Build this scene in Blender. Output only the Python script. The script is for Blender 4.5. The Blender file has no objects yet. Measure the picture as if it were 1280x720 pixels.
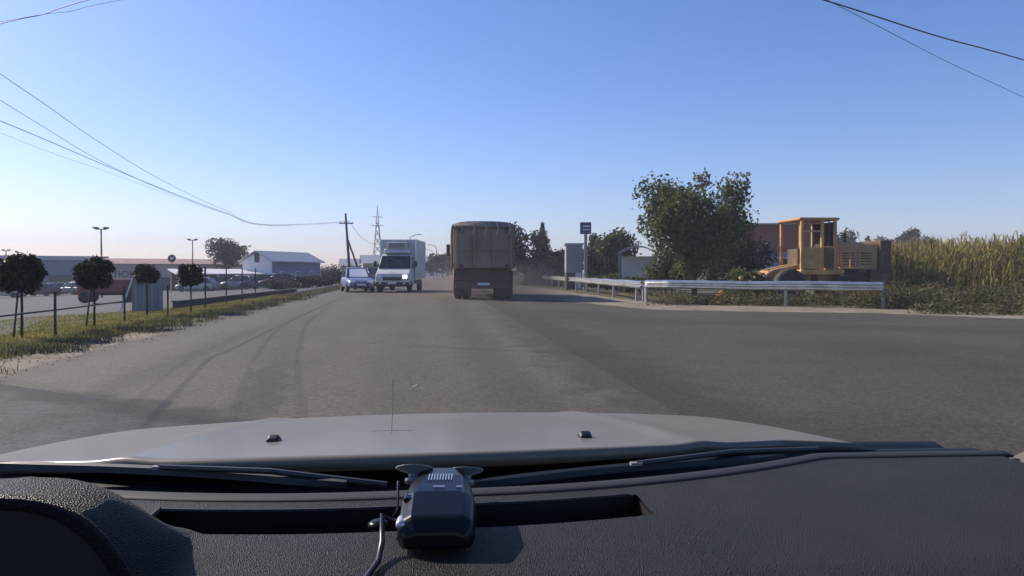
import bpy, math, random
import numpy as np
from mathutils import Vector, Matrix

# ------------------------------------------------------------------ camera, sky, sun, exposure
S = bpy.context.scene
COL = S.collection
R = math.radians
F, HY, VX, CH = 900.0, 339.0, 533.0, 1.25          # focal length (px of 1280), horizon row, road vanishing column, eye height
YAW = math.atan((640 - VX) / F)
PIT = math.atan((360 - HY) / F)
cam = bpy.data.cameras.new('camera')
cam.sensor_width = 36.0
cam.lens = 36.0 * F / 1280.0
cam.clip_start = 0.02
cam.clip_end = 6000
co = bpy.data.objects.new('camera', cam)
COL.objects.link(co)
co.location = (0, 0, CH)
co.rotation_euler = (math.pi / 2 - PIT, 0, -YAW)
S.camera = co

SUN_AZ, SUN_EL = -54.0, 33.0                        # degrees, azimuth clockwise from +Y
w = bpy.data.worlds.new('World')
S.world = w
w.use_nodes = True
nt = w.node_tree
bg = nt.nodes['Background']
sky = nt.nodes.new('ShaderNodeTexSky')
sky.sky_type = 'NISHITA'
sky.sun_disc = False
sky.sun_elevation = R(SUN_EL)
sky.sun_rotation = R(SUN_AZ)
sky.altitude = 100
sky.air_density = 1.0
sky.dust_density = 0.7
sky.ozone_density = 4.0
tint = nt.nodes.new('ShaderNodeMix')                # even white balance of the recorder, same in every direction
tint.data_type = 'RGBA'
tint.blend_type = 'MULTIPLY'
tint.inputs['Factor'].default_value = 1.0
tint.inputs['B'].default_value = (0.99, 0.935, 1.13, 1)
hsv = nt.nodes.new('ShaderNodeHueSaturation')
hsv.inputs['Saturation'].default_value = 1.15
nt.links.new(sky.outputs[0], hsv.inputs['Color'])
nt.links.new(hsv.outputs[0], tint.inputs['A'])
nt.links.new(tint.outputs['Result'], bg.inputs[0])
bg.inputs[1].default_value = 0.078

sl = bpy.data.lights.new('sun', 'SUN')
sl.energy = 3.6
sl.angle = R(0.5)
sl.color = (1.0, 0.90, 0.76)
so = bpy.data.objects.new('sun', sl)
COL.objects.link(so)
sd = Vector((math.sin(R(SUN_AZ)) * math.cos(R(SUN_EL)), math.cos(R(SUN_AZ)) * math.cos(R(SUN_EL)), math.sin(R(SUN_EL))))
so.rotation_euler = sd.to_track_quat('Z', 'Y').to_euler()
so.location = (-20, 20, 30)

S.view_settings.view_transform = 'Standard'
S.view_settings.look = 'None'
S.view_settings.gamma = 1.0
S.view_settings.exposure = 0.88
S.cycles.use_denoising = True
S.cycles.max_bounces = 8
S.cycles.transparent_max_bounces = 16
S.cycles.volume_bounces = 0
S.cycles.volume_step_rate = 2.0

# ------------------------------------------------------------------ helpers
random.seed(7)
RNG = np.random.default_rng(11)


def ray(px, py):
    d = Vector(((px - 640) / F, 1.0, (360 - py) / F))
    c, s = math.cos(-PIT), math.sin(-PIT)
    d = Vector((d.x, d.y * c - d.z * s, d.y * s + d.z * c))
    c, s = math.cos(-YAW), math.sin(-YAW)
    return Vector((d.x * c - d.y * s, d.x * s + d.y * c, d.z))


def at(px, py, D):
    return Vector((0, 0, CH)) + ray(px, py) * D


def terr(x, y=0):
    t = max(0.0, -7.5 - x)
    return -2.6 * (1 - math.exp(-t / 40.0))


def on_ground(px, D, dz=0.0):
    p = at(px, 339, D)
    return Vector((p.x, p.y, terr(p.x) + dz))


def zrow(py, D):
    return at(640, py, D).z


def M(name, col, rough=0.6, metal=0.0, var=0.15, scale=3.0, bump=0.0, bscale=40.0, spec=0.5, col2=None, mscale=None, island=0.0, detail=6.0, dirt=None, dirt_amt=0.5, dirt_scale=2.0, emit=None, es=0.0, transl=0.0):
    m = bpy.data.materials.new(name)
    m.use_nodes = True
    t = m.node_tree
    b = t.nodes['Principled BSDF']
    b.inputs['Roughness'].default_value = rough
    b.inputs['Metallic'].default_value = metal
    b.inputs['Specular IOR Level'].default_value = spec
    tc = t.nodes.new('ShaderNodeTexCoord')
    nz = t.nodes.new('ShaderNodeTexNoise')
    nz.inputs['Scale'].default_value = scale
    nz.inputs['Detail'].default_value = detail
    nz.inputs['Roughness'].default_value = 0.6
    src = tc.outputs['Object']
    if mscale:
        mp = t.nodes.new('ShaderNodeMapping')
        mp.inputs['Scale'].default_value = mscale
        t.links.new(src, mp.inputs[0])
        src = mp.outputs[0]
    t.links.new(src, nz.inputs['Vector'])
    rp = t.nodes.new('ShaderNodeValToRGB')
    a = [c * (1 - var) for c in col]
    z = col2 if col2 else [min(1, c * (1 + var)) for c in col]
    rp.color_ramp.elements[0].color = (*a, 1)
    rp.color_ramp.elements[1].color = (*z, 1)
    rp.color_ramp.elements[0].position = 0.33
    rp.color_ramp.elements[1].position = 0.67
    t.links.new(nz.outputs['Fac'], rp.inputs[0])
    out = rp.outputs[0]
    if island:
        g = t.nodes.new('ShaderNodeNewGeometry')
        hs = t.nodes.new('ShaderNodeHueSaturation')
        mr = t.nodes.new('ShaderNodeMapRange')
        mr.inputs['To Min'].default_value = 1 - island
        mr.inputs['To Max'].default_value = 1 + island
        t.links.new(g.outputs['Random Per Island'], mr.inputs['Value'])
        t.links.new(mr.outputs[0], hs.inputs['Value'])
        mr2 = t.nodes.new('ShaderNodeMapRange')
        mr2.inputs['To Min'].default_value = 0.47
        mr2.inputs['To Max'].default_value = 0.52
        t.links.new(g.outputs['Random Per Island'], mr2.inputs['Value'])
        t.links.new(mr2.outputs[0], hs.inputs['Hue'])
        t.links.new(out, hs.inputs['Color'])
        out = hs.outputs[0]
    if dirt:
        n2 = t.nodes.new('ShaderNodeTexNoise')
        n2.inputs['Scale'].default_value = dirt_scale
        n2.inputs['Detail'].default_value = 8
        t.links.new(tc.outputs['Object'], n2.inputs['Vector'])
        r2 = t.nodes.new('ShaderNodeValToRGB')
        r2.color_ramp.elements[0].position = 0.4
        r2.color_ramp.elements[1].position = 0.68
        r2.color_ramp.elements[1].color = (dirt_amt, dirt_amt, dirt_amt, 1)
        t.links.new(n2.outputs['Fac'], r2.inputs[0])
        mx = t.nodes.new('ShaderNodeMix')
        mx.data_type = 'RGBA'
        t.links.new(r2.outputs[0], mx.inputs['Factor'])
        t.links.new(out, mx.inputs['A'])
        mx.inputs['B'].default_value = (*dirt, 1)
        out = mx.outputs['Result']
    t.links.new(out, b.inputs['Base Color'])
    if bump:
        bn = t.nodes.new('ShaderNodeTexNoise')
        bn.inputs['Scale'].default_value = bscale
        bn.inputs['Detail'].default_value = 4
        t.links.new(tc.outputs['Object'], bn.inputs['Vector'])
        bp = t.nodes.new('ShaderNodeBump')
        bp.inputs['Strength'].default_value = bump
        bp.inputs['Distance'].default_value = 0.02
        t.links.new(bn.outputs['Fac'], bp.inputs['Height'])
        t.links.new(bp.outputs[0], b.inputs['Normal'])
    if transl:
        tl = t.nodes.new('ShaderNodeBsdfTranslucent')
        t.links.new(out, tl.inputs[0])
        ms = t.nodes.new('ShaderNodeMixShader')
        ms.inputs[0].default_value = transl
        t.links.new(b.outputs[0], ms.inputs[1])
        t.links.new(tl.outputs[0], ms.inputs[2])
        t.links.new(ms.outputs[0], t.nodes['Material Output'].inputs['Surface'])
    if emit:
        b.inputs['Emission Color'].default_value = (*emit, 1)
        b.inputs['Emission Strength'].default_value = es
    return m


def tag(o, label=None, cat=None, group=None, kind=None):
    if label: o['label'] = label
    if cat: o['category'] = cat
    if group: o['group'] = group
    if kind: o['kind'] = kind
    return o


def empty(name, loc, rz=0.0, label=None, cat=None, group=None):
    o = bpy.data.objects.new(name, None)
    COL.objects.link(o)
    o.location = loc
    o.rotation_euler = (0, 0, rz)
    o.empty_display_size = 0.3
    return tag(o, label, cat, group)


def link(name, me, parent=None, loc=None):
    o = bpy.data.objects.new(name, me)
    COL.objects.link(o)
    if parent: o.parent = parent
    if loc is not None: o.location = loc
    return o


def npmesh(name, v, q, mat, smooth=False):
    """mesh from an (n,3) vertex array and (m,k) face array"""
    v = np.asarray(v, dtype=np.float32)
    q = np.asarray(q, dtype=np.int32)
    me = bpy.data.meshes.new(name)
    me.vertices.add(len(v))
    me.vertices.foreach_set('co', v.ravel())
    k = q.shape[1]
    me.loops.add(q.size)
    me.loops.foreach_set('vertex_index', q.ravel())
    me.polygons.add(len(q))
    me.polygons.foreach_set('loop_start', np.arange(0, q.size, k, dtype=np.int32))
    me.polygons.foreach_set('loop_total', np.full(len(q), k, dtype=np.int32))
    me.update(calc_edges=True)
    me.materials.append(mat)
    if smooth:
        me.polygons.foreach_set('use_smooth', np.ones(len(q), dtype=bool))
    return me


class MB:
    def __init__(s):
        s.v, s.f = [], []

    def add(s, vs, fs):
        n = len(s.v)
        s.v += [tuple(p) for p in vs]
        s.f += [tuple(i + n for i in f) for f in fs]
        return s

    def box(s, x0, x1, y0, y1, z0, z1, m=None):
        vs = [Vector((x, y, z)) for z in (z0, z1) for y in (y0, y1) for x in (x0, x1)]
        if m: vs = [m @ p for p in vs]
        return s.add(vs, [(0, 2, 3, 1), (4, 5, 7, 6), (0, 1, 5, 4), (2, 6, 7, 3), (0, 4, 6, 2), (1, 3, 7, 5)])

    def prism(s, poly, x0, x1, ins=None):
        """poly in (y,z), extruded along x; ins(z) = narrowing at that height"""
        n = len(poly)
        k = ins or (lambda y, z: 0.0)
        vs = [(x0 + k(y, z), y, z) for y, z in poly] + [(x1 - k(y, z), y, z) for y, z in poly]
        return s.add(vs, [tuple(range(n))[::-1], tuple(range(n, 2 * n))] + [(i, (i + 1) % n, n + (i + 1) % n, n + i) for i in range(n)])

    def tube(s, pts, r, n=8, r1=None):
        pts = [Vector(p) for p in pts]
        vs, fs = [], []
        N = len(pts)
        for i, p in enumerate(pts):
            d = (pts[min(i + 1, N - 1)] - pts[max(i - 1, 0)]).normalized()
            a = d.cross(Vector((0, 0, 1)) if abs(d.z) < 0.9 else Vector((1, 0, 0))).normalized()
            b = d.cross(a)
            rr = r if r1 is None else r + (r1 - r) * i / max(1, N - 1)
            for j in range(n):
                t = 2 * math.pi * j / n
                vs.append(p + a * math.cos(t) * rr + b * math.sin(t) * rr)
        for i in range(N - 1):
            for j in range(n):
                fs.append((i * n + j, i * n + (j + 1) % n, (i + 1) * n + (j + 1) % n, (i + 1) * n + j))
        fs.append(tuple(range(n))[::-1])
        fs.append(tuple((N - 1) * n + j for j in range(n)))
        return s.add(vs, fs)

    def lathe(s, prof, c=(0, 0, 0), axis='z', n=20, sx=1.0):
        """prof = [(radius, height)]"""
        vs, fs = [], []
        c = Vector(c)
        for r, h in prof:
            for j in range(n):
                t = 2 * math.pi * j / n
                a, b = r * math.cos(t) * sx, r * math.sin(t)
                vs.append(c + (Vector((a, b, h)) if axis == 'z' else Vector((h, a, b)) if axis == 'x' else Vector((b, h, a))))
        m = len(prof)
        for i in range(m - 1):
            for j in range(n):
                fs.append((i * n + j, i * n + (j + 1) % n, (i + 1) * n + (j + 1) % n, (i + 1) * n + j))
        fs.append(tuple(range(n))[::-1])
        fs.append(tuple((m - 1) * n + j for j in range(n)))
        return s.add(vs, fs)

    def loft(s, secs):
        n = len(secs[0])
        m = len(secs)
        vs = [p for sec in secs for p in sec]
        fs = [(i * n + j, i * n + (j + 1) % n, (i + 1) * n + (j + 1) % n, (i + 1) * n + j) for i in range(m - 1) for j in range(n)]
        fs += [tuple(range(n))[::-1], tuple((m - 1) * n + j for j in range(n))]
        return s.add(vs, fs)

    def mesh(s, name, mat, smooth=False):
        import bmesh
        me = bpy.data.meshes.new(name)
        me.from_pydata(s.v, [], s.f)
        bm = bmesh.new()
        bm.from_mesh(me)
        bmesh.ops.recalc_face_normals(bm, faces=bm.faces)
        bm.to_mesh(me)
        bm.free()
        me.materials.append(mat)
        if smooth:
            for p in me.polygons: p.use_smooth = True
        return me

    def build(s, name, mat, parent=None, loc=None, bevel=0.0, smooth=False, seg=2):
        o = link(name, s.mesh(name, mat, smooth), parent, loc)
        if bevel:
            b = o.modifiers.new('bevel', 'BEVEL')
            b.width = bevel
            b.segments = seg
            b.limit_method = 'ANGLE'
            b.angle_limit = R(35)
        return o


def B(name, mat, parent, x0, x1, y0, y1, z0, z1, bevel=0.0, m=None):
    return MB().box(x0, x1, y0, y1, z0, z1, m).build(name, mat, parent, bevel=bevel)


def copy_tree(o, parent=None):
    c = o.copy()
    COL.objects.link(c)
    c.parent = parent
    for ch in list(o.children): copy_tree(ch, c)
    return c


def leaves(pts, size, rng, flat=0.0, asp=0.6, var=0.5):
    """leaf quads (kite shaped) round the given points"""
    n = len(pts)
    nrm = rng.normal(size=(n, 3))
    nrm[:, 2] += flat
    nrm /= np.linalg.norm(nrm, axis=1)[:, None]
    a = np.cross(nrm, rng.normal(size=(n, 3)))
    a /= np.linalg.norm(a, axis=1)[:, None]
    b = np.cross(nrm, a)
    sz = size * (1 - var + 2 * var * rng.random(n))[:, None]
    a *= sz
    b *= sz * asp
    v = np.stack([pts - a, pts + b * .9 - a * .1, pts + a, pts - b * .9 - a * .1], axis=1).reshape(-1, 3)
    return v, np.arange(4 * n).reshape(-1, 4)


def blob_points(blobs, n, rng, shell=0.55):
    """points in a set of ellipsoids (c, r), thicker near the shell"""
    vol = np.array([r[0] * r[1] * r[2] for c, r in blobs]) ** 0.7
    k = rng.choice(len(blobs), size=n, p=vol / vol.sum())
    d = rng.normal(size=(n, 3))
    d /= np.linalg.norm(d, axis=1)[:, None]
    rad = shell + (1 - shell) * rng.random(n) ** 0.7
    rad *= 1 + 0.12 * rng.normal(size=n)
    C = np.array([c for c, r in blobs])
    Rr = np.array([r for c, r in blobs])
    return C[k] + d * Rr[k] * rad[:, None]


def grow_blobs(c, r, n, rng, lobe=0.42):
    """uneven crown: lobes scattered inside one big ellipsoid"""
    out = []
    for i in range(n):
        d = rng.normal(size=3)
        d /= np.linalg.norm(d)
        q = np.array(c) + d * np.array(r) * (0.35 + 0.45 * rng.random())
        s = lobe * (0.6 + 0.7 * rng.random())
        out.append((tuple(q), (r[0] * s, r[1] * s, r[2] * s)))
    return out


# ------------------------------------------------------------------ materials
m_ground = M('dry_grass_soil', (0.10, 0.085, 0.05), 0.95, var=0.35, scale=0.8, bump=0.6, bscale=6, spec=0.1, col2=(0.15, 0.13, 0.07))
m_lawn = M('lawn_green', (0.075, 0.085, 0.020), 0.95, var=0.3, scale=0.7, bump=0.7, bscale=18, spec=0.1, col2=(0.13, 0.125, 0.04))
m_asph = M('asphalt', (0.090, 0.078, 0.061), 0.85, var=0.16, scale=0.5, bump=0.35, bscale=90, spec=0.25, mscale=(1.6, 0.12, 1), dirt=(0.115, 0.100, 0.079), dirt_amt=0.5, dirt_scale=0.3)
m_apron = M('worn_asphalt', (0.066, 0.057, 0.046), 0.9, var=0.2, scale=0.35, bump=0.4, bscale=70, spec=0.2, dirt=(0.085, 0.074, 0.059), dirt_amt=0.6, dirt_scale=0.3)
m_stain = M('tar_seam', (0.028, 0.027, 0.028), 0.75, var=0.3, scale=5, bump=0.3, bscale=60, spec=0.3)
m_drive = M('driveway_asphalt', (0.062, 0.062, 0.064), 0.85, var=0.25, scale=1.5, bump=0.4, bscale=60, spec=0.2)
m_dirt = M('dusty_shoulder', (0.22, 0.19, 0.145), 0.95, var=0.3, scale=1.2, bump=0.7, bscale=25, spec=0.1)
m_lot = M('concrete_lot', (0.085, 0.083, 0.085), 0.9, var=0.12, scale=0.4, bump=0.2, bscale=30, spec=0.2, dirt=(0.065, 0.062, 0.06), dirt_amt=0.5, dirt_scale=0.25)
m_leaf = M('leaf_green', (0.085, 0.105, 0.028), 0.6, var=0.35, scale=1.2, island=0.5, spec=0.25, transl=0.40)
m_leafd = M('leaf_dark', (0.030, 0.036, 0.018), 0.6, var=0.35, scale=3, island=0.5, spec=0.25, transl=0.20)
m_leaff = M('leaf_far', (0.035, 0.042, 0.024), 0.7, var=0.3, scale=0.6, island=0.4, spec=0.2, transl=0.30)
m_pine = M('needle_green', (0.022, 0.032, 0.018), 0.7, var=0.3, scale=2, island=0.4, spec=0.2)
m_bark = M('bark', (0.07, 0.055, 0.042), 0.9, var=0.35, scale=9, bump=0.8, bscale=30, spec=0.1)
m_wood = M('weathered_wood', (0.085, 0.07, 0.06), 0.85, var=0.3, scale=6, bump=0.4, bscale=40, mscale=(4, 4, 0.5), spec=0.15)
m_corn = M('corn_leaf', (0.15, 0.165, 0.04), 0.6, var=0.35, scale=0.6, island=0.45, spec=0.25, col2=(0.36, 0.30, 0.10), transl=0.45)
m_tassel = M('corn_tassel', (0.36, 0.27, 0.11), 0.8, var=0.25, scale=2, island=0.4, spec=0.15, transl=0.30)
m_weed = M('weed_leaf', (0.085, 0.092, 0.034), 0.75, var=0.4, scale=0.8, island=0.5, spec=0.15, col2=(0.17, 0.14, 0.07), transl=0.35)
m_grassb = M('grass_blade', (0.13, 0.145, 0.036), 0.7, var=0.35, scale=0.7, island=0.5, spec=0.15, col2=(0.24, 0.21, 0.08), transl=0.50)
m_gravel = M('gravel_stone', (0.16, 0.145, 0.12), 0.95, var=0.3, scale=4, island=0.5, spec=0.15)
m_steel = M('galvanised_steel', (0.72, 0.71, 0.68), 0.30, metal=0.9, var=0.10, scale=2.5, bump=0.05, bscale=25, dirt=(0.30, 0.27, 0.22), dirt_amt=0.35, dirt_scale=3)
m_post = M('steel_post', (0.33, 0.32, 0.30), 0.6, metal=0.4, var=0.2, scale=5)
m_dark = M('dark_paint', (0.03, 0.03, 0.032), 0.6, var=0.2, scale=5)
m_tyre = M('tyre_rubber', (0.022, 0.021, 0.02), 0.85, var=0.3, scale=8, dirt=(0.10, 0.085, 0.065), dirt_amt=0.5, dirt_scale=6)
m_rim = M('wheel_rim', (0.42, 0.42, 0.43), 0.4, metal=0.7, var=0.15, scale=6)
m_glass = M('tinted_window', (0.018, 0.02, 0.024), 0.08, var=0.1, scale=2, spec=0.6)
m_chrome = M('lamp_glass', (0.75, 0.76, 0.78), 0.12, var=0.05, scale=4, spec=0.7)
m_redlamp = M('tail_lamp', (0.10, 0.014, 0.012), 0.25, var=0.1, scale=6)
m_lit = M('lit_headlamp', (0.9, 0.9, 0.9), 0.2, emit=(1.0, 0.97, 0.9), es=3.0)
m_plate = M('number_plate', (0.7, 0.7, 0.7), 0.5, var=0.05)
m_white = M('white_paint', (0.62, 0.62, 0.61), 0.4, var=0.06, scale=1.5, dirt=(0.34, 0.31, 0.27), dirt_amt=0.45, dirt_scale=1.4)
m_insul = M('box_panel_white', (0.55, 0.55, 0.55), 0.5, var=0.05, scale=1, dirt=(0.36, 0.34, 0.31), dirt_amt=0.4, dirt_scale=1.1)
m_blackp = M('black_plastic', (0.028, 0.028, 0.03), 0.5, var=0.25, scale=4, dirt=(0.08, 0.07, 0.055), dirt_amt=0.3)
m_lblue = M('pale_blue_paint', (0.15, 0.18, 0.32), 0.3, var=0.06, scale=2)
m_glare = M('painted_glare_white', (0.85, 0.85, 0.86), 0.35, var=0.05, scale=4)  # white for the glare painted over the oncoming car's windscreen
m_yel = M('machine_yellow', (0.60, 0.33, 0.10), 0.5, var=0.15, scale=1.5, bump=0.05, dirt=(0.22, 0.12, 0.05), dirt_amt=0.6, dirt_scale=2.0)
m_yelr = M('faded_machine_yellow', (0.50, 0.285, 0.12), 0.6, var=0.2, scale=1.5, bump=0.05, dirt=(0.30, 0.18, 0.09), dirt_amt=0.6, dirt_scale=1.6)
m_rust = M('rusty_dark_metal', (0.12, 0.072, 0.042), 0.8, var=0.4, scale=4, bump=0.2)
m_seat = M('dark_seat', (0.04, 0.03, 0.028), 0.8)
m_redw = M('red_cladding', (0.24, 0.07, 0.05), 0.75, var=0.15, scale=0.8, dirt=(0.20, 0.10, 0.07), dirt_amt=0.5, dirt_scale=0.6)
m_redt = M('red_lorry_paint', (0.20, 0.035, 0.03), 0.55, var=0.15, scale=1.2, dirt=(0.20, 0.10, 0.07), dirt_amt=0.5)
m_roofr = M('clay_roof', (0.27, 0.17, 0.14), 0.85, var=0.2, scale=1.5)
m_beige = M('beige_render', (0.38, 0.34, 0.30), 0.9, var=0.1, scale=0.5, dirt=(0.30, 0.27, 0.24), dirt_amt=0.5, dirt_scale=0.4)
m_hall = M('grey_blue_cladding', (0.10, 0.135, 0.20), 0.6, var=0.08, scale=0.4)
m_hroof = M('grey_roof_sheet', (0.36, 0.37, 0.40), 0.55, var=0.1, scale=0.6)
m_pale = M('pale_roof_sheet', (0.60, 0.58, 0.58), 0.6, var=0.1, scale=0.8)
m_hwhite = M('white_render', (0.72, 0.71, 0.70), 0.85, var=0.06, scale=0.6)
m_hblue = M('blue_grey_render', (0.13, 0.165, 0.235), 0.8, var=0.1, scale=0.6)
m_sign = M('sign_violet_blue', (0.07, 0.065, 0.16), 0.45, var=0.1, scale=3)
m_print = M('sign_print', (0.55, 0.55, 0.62), 0.5, var=0.1)
m_cab = M('kiosk_grey', (0.24, 0.24, 0.26), 0.7, var=0.1, scale=2)
m_bed = M('dusty_dump_body', (0.24, 0.17, 0.11), 0.8, var=0.2, scale=1.2, bump=0.1, dirt=(0.27, 0.22, 0.155), dirt_amt=0.7, dirt_scale=1.3)
m_tarp = M('grey_tarpaulin', (0.22, 0.175, 0.15), 0.8, var=0.15, scale=1.5, bump=0.4, bscale=8)
m_chas = M('dusty_chassis', (0.075, 0.06, 0.046), 0.85, var=0.3, scale=3)
m_hood = M('dusty_silver_paint', (0.168, 0.150, 0.118), 0.40, metal=0.0, var=0.06, scale=4, spec=0.16, dirt=(0.20, 0.178, 0.142), dirt_amt=0.5, dirt_scale=5)
m_gap = M('black_seal', (0.012, 0.012, 0.013), 0.5, var=0.1)
m_cowl = M('cowl_plastic', (0.006, 0.0065, 0.008), 0.5, var=0.3, scale=6, dirt=(0.014, 0.014, 0.015), dirt_amt=0.5, dirt_scale=5, spec=0.2)
m_wiper = M('wiper_rubber', (0.014, 0.015, 0.019), 0.5, var=0.2, scale=8)
m_strip = M('dash_edge_trim', (0.014, 0.0145, 0.016), 0.7, var=0.1, scale=6)
m_vent = M('vent_black', (0.006, 0.006, 0.007), 0.6, var=0.1)
m_clust = M('cluster_hood_lining', (0.010, 0.012, 0.016), 0.6, var=0.2, scale=10)
m_pill = M('pillar_trim', (0.10, 0.095, 0.085), 0.8, var=0.06, scale=6)
m_det = M('detector_gloss_black', (0.005, 0.005, 0.008), 0.30, var=0.1, scale=8, spec=0.28)
m_cup = M('suction_cup_vinyl', (0.20, 0.20, 0.205), 0.15, var=0.1, scale=20, spec=0.8)
m_silv = M('silver_print', (0.6, 0.6, 0.65), 0.3, metal=0.6, var=0.1)
m_cable = M('black_cable', (0.015, 0.015, 0.016), 0.35)
m_wire = M('overhead_wire', (0.03, 0.032, 0.04), 0.6)

# dashboard: coarse leather grain
m_dash = M('dashboard_grain', (0.008, 0.008, 0.008), 0.52, var=0.3, scale=9, spec=0.22, dirt=(0.026, 0.025, 0.023), dirt_amt=0.4, dirt_scale=7)
t = m_dash.node_tree
vo = t.nodes.new('ShaderNodeTexVoronoi')
vo.inputs['Scale'].default_value = 800
tcn = [n for n in t.nodes if n.type == 'TEX_COORD'][0]
mpn = t.nodes.new('ShaderNodeMapping')
mpn.inputs['Scale'].default_value = (1.0, 0.55, 1.0)
t.links.new(tcn.outputs['Object'], mpn.inputs[0])
t.links.new(mpn.outputs[0], vo.inputs['Vector'])
bpn = t.nodes.new('ShaderNodeBump')
bpn.inputs['Strength'].default_value = 1.0
bpn.inputs['Distance'].default_value = 0.0028
t.links.new(vo.outputs['Distance'], bpn.inputs['Height'])
t.links.new(bpn.outputs[0], t.nodes['Principled BSDF'].inputs['Normal'])

hb = m_hood.node_tree.nodes['Principled BSDF']
hb.inputs['Coat Weight'].default_value = 0.30
hb.inputs['Coat Roughness'].default_value = 0.16

# clear windscreen glass
m_clear = bpy.data.materials.new('clear_windscreen')
m_clear.use_nodes = True
t = m_clear.node_tree
t.nodes.remove(t.nodes['Principled BSDF'])
tr = t.nodes.new('ShaderNodeBsdfTransparent')
tr.inputs[0].default_value = (1, 1, 1, 1)
t.links.new(tr.outputs[0], t.nodes['Material Output'].inputs['Surface'])

# ------------------------------------------------------------------ the setting: ground, road, apron, verges
XS = sorted(set([-2500, -1200, -700, -400, -300, -240, -200] + list(range(-180, -40, 4)) + [i * 0.5 for i in range(-80, -14)] + [-7.0, -6, -3, 0, 5, 10, 20, 40, 80, 160, 320, 640, 1200, 2500]))
YS = [-300, -120, -60, -30, -15, 0, 15, 30, 45, 60, 80, 100, 130, 170, 220, 300, 420, 600, 900, 1500, 3500]


def sheet(name, xs, yfun, mat, dz, ny=1, kind='structure', skirt=0.0):
    """sheet that follows the terrain; yfun(x) -> (y0, y1)"""
    v, q = [], []
    for x in xs:
        y0, y1 = yfun(x)
        for j in range(ny + 1):
            v.append((x, y0 + (y1 - y0) * j / ny, terr(x) + dz))
    n = ny + 1
    for i in range(len(xs) - 1):
        for j in range(ny):
            q.append((i * n + j, (i + 1) * n + j, (i + 1) * n + j + 1, i * n + j + 1))
    o = link(name, npmesh(name, v, q, mat))
    tag(o, kind=kind)
    return o


v = [(x, y, terr(x) - 0.02) for x in XS for y in YS]
n = len(YS)
q = [(i * n + j, (i + 1) * n + j, (i + 1) * n + j + 1, i * n + j + 1) for i in range(len(XS) - 1) for j in range(n - 1)]
tag(link('ground', npmesh('ground', v, q, m_ground)), kind='structure')


def flat(name, pts, z, mat, wob=0.0):
    """polygon sheet, edges broken up unevenly"""
    if wob:
        out = []
        r = random.Random(len(pts) * 31 + int(abs(pts[0][0]) * 10))
        for i, p in enumerate(pts):
            a, b = Vector(p), Vector(pts[(i + 1) % len(pts)])
            L = (b - a).length
            k = max(1, min(60, int(L / 0.6)))
            for j in range(k):
                c = a + (b - a) * j / k
                if L > 1.5: c += Vector((r.gauss(0, wob), r.gauss(0, wob)))
                out.append(c)
        pts = out
    me = bpy.data.meshes.new(name)
    me.from_pydata([(p[0], p[1], z) for p in pts], [], [tuple(range(len(pts)))])
    me.materials.append(mat)
    o = link(name, me)
    tag(o, kind='structure')
    return o


def left_edge(y):
    return -4.9 - 0.6 * (1 - math.exp(-max(0, y - 6) / 12.0)) - 0.9 * min(1, max(0, (y - 15) / 30))


ly = [-60, -20, 0] + [3 + 0.7 * i for i in range(60)] + [50, 60, 80, 120, 200, 400, 1200]
rr = random.Random(3)
lpts = [(left_edge(y) + rr.gauss(0, 0.06), y) for y in ly]
flat('road', lpts + [(4.2, 1200), (4.2, 60), (4.0, 32), (2.3, 30), (2.25, 20), (2.2, 10), (2.15, 0), (2.15, -60)], 0.004, m_asph)
flat('side_road', [(2.0, -25), (2.1, 0), (2.15, 20), (2.2, 31), (5.6, 31), (6.6, 25.5), (7.3, 22.7), (10.4, 21.1), (13.4, 19.9), (15.0, 17.6), (18.5, 14.3), (40, 3), (60, -6), (60, -25)], 0.0, m_apron, 0.05)
flat('dusty_shoulder', [(2.5, 27), (2.5, 90), (8.2, 90), (8.6, 40), (8.9, 26.6), (15.5, 22.2), (20, 24), (32, 21), (50, 10), (50, -2), (18, 12), (14.6, 16.5), (13, 19), (10.2, 20.4), (6.8, 22)], -0.004, m_dirt, 0.12)
flat('roadside_gravel', [(x - 0.95 - 0.25 * math.sin(y * 0.7), y) for x, y in lpts if y < 130] + [(x + 0.3, y) for x, y in reversed(lpts) if y < 130], -0.003, m_dirt)
flat('driveway', [(-1.1, -20), (-1.15, 5.7), (-2.05, 6.45), (-3.2, 7.45), (-4.7, 8.55), (-5.8, 9.6), (-7.4, 10.4), (-14, 11.6), (-14, -20)], 0.008, m_drive)
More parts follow.
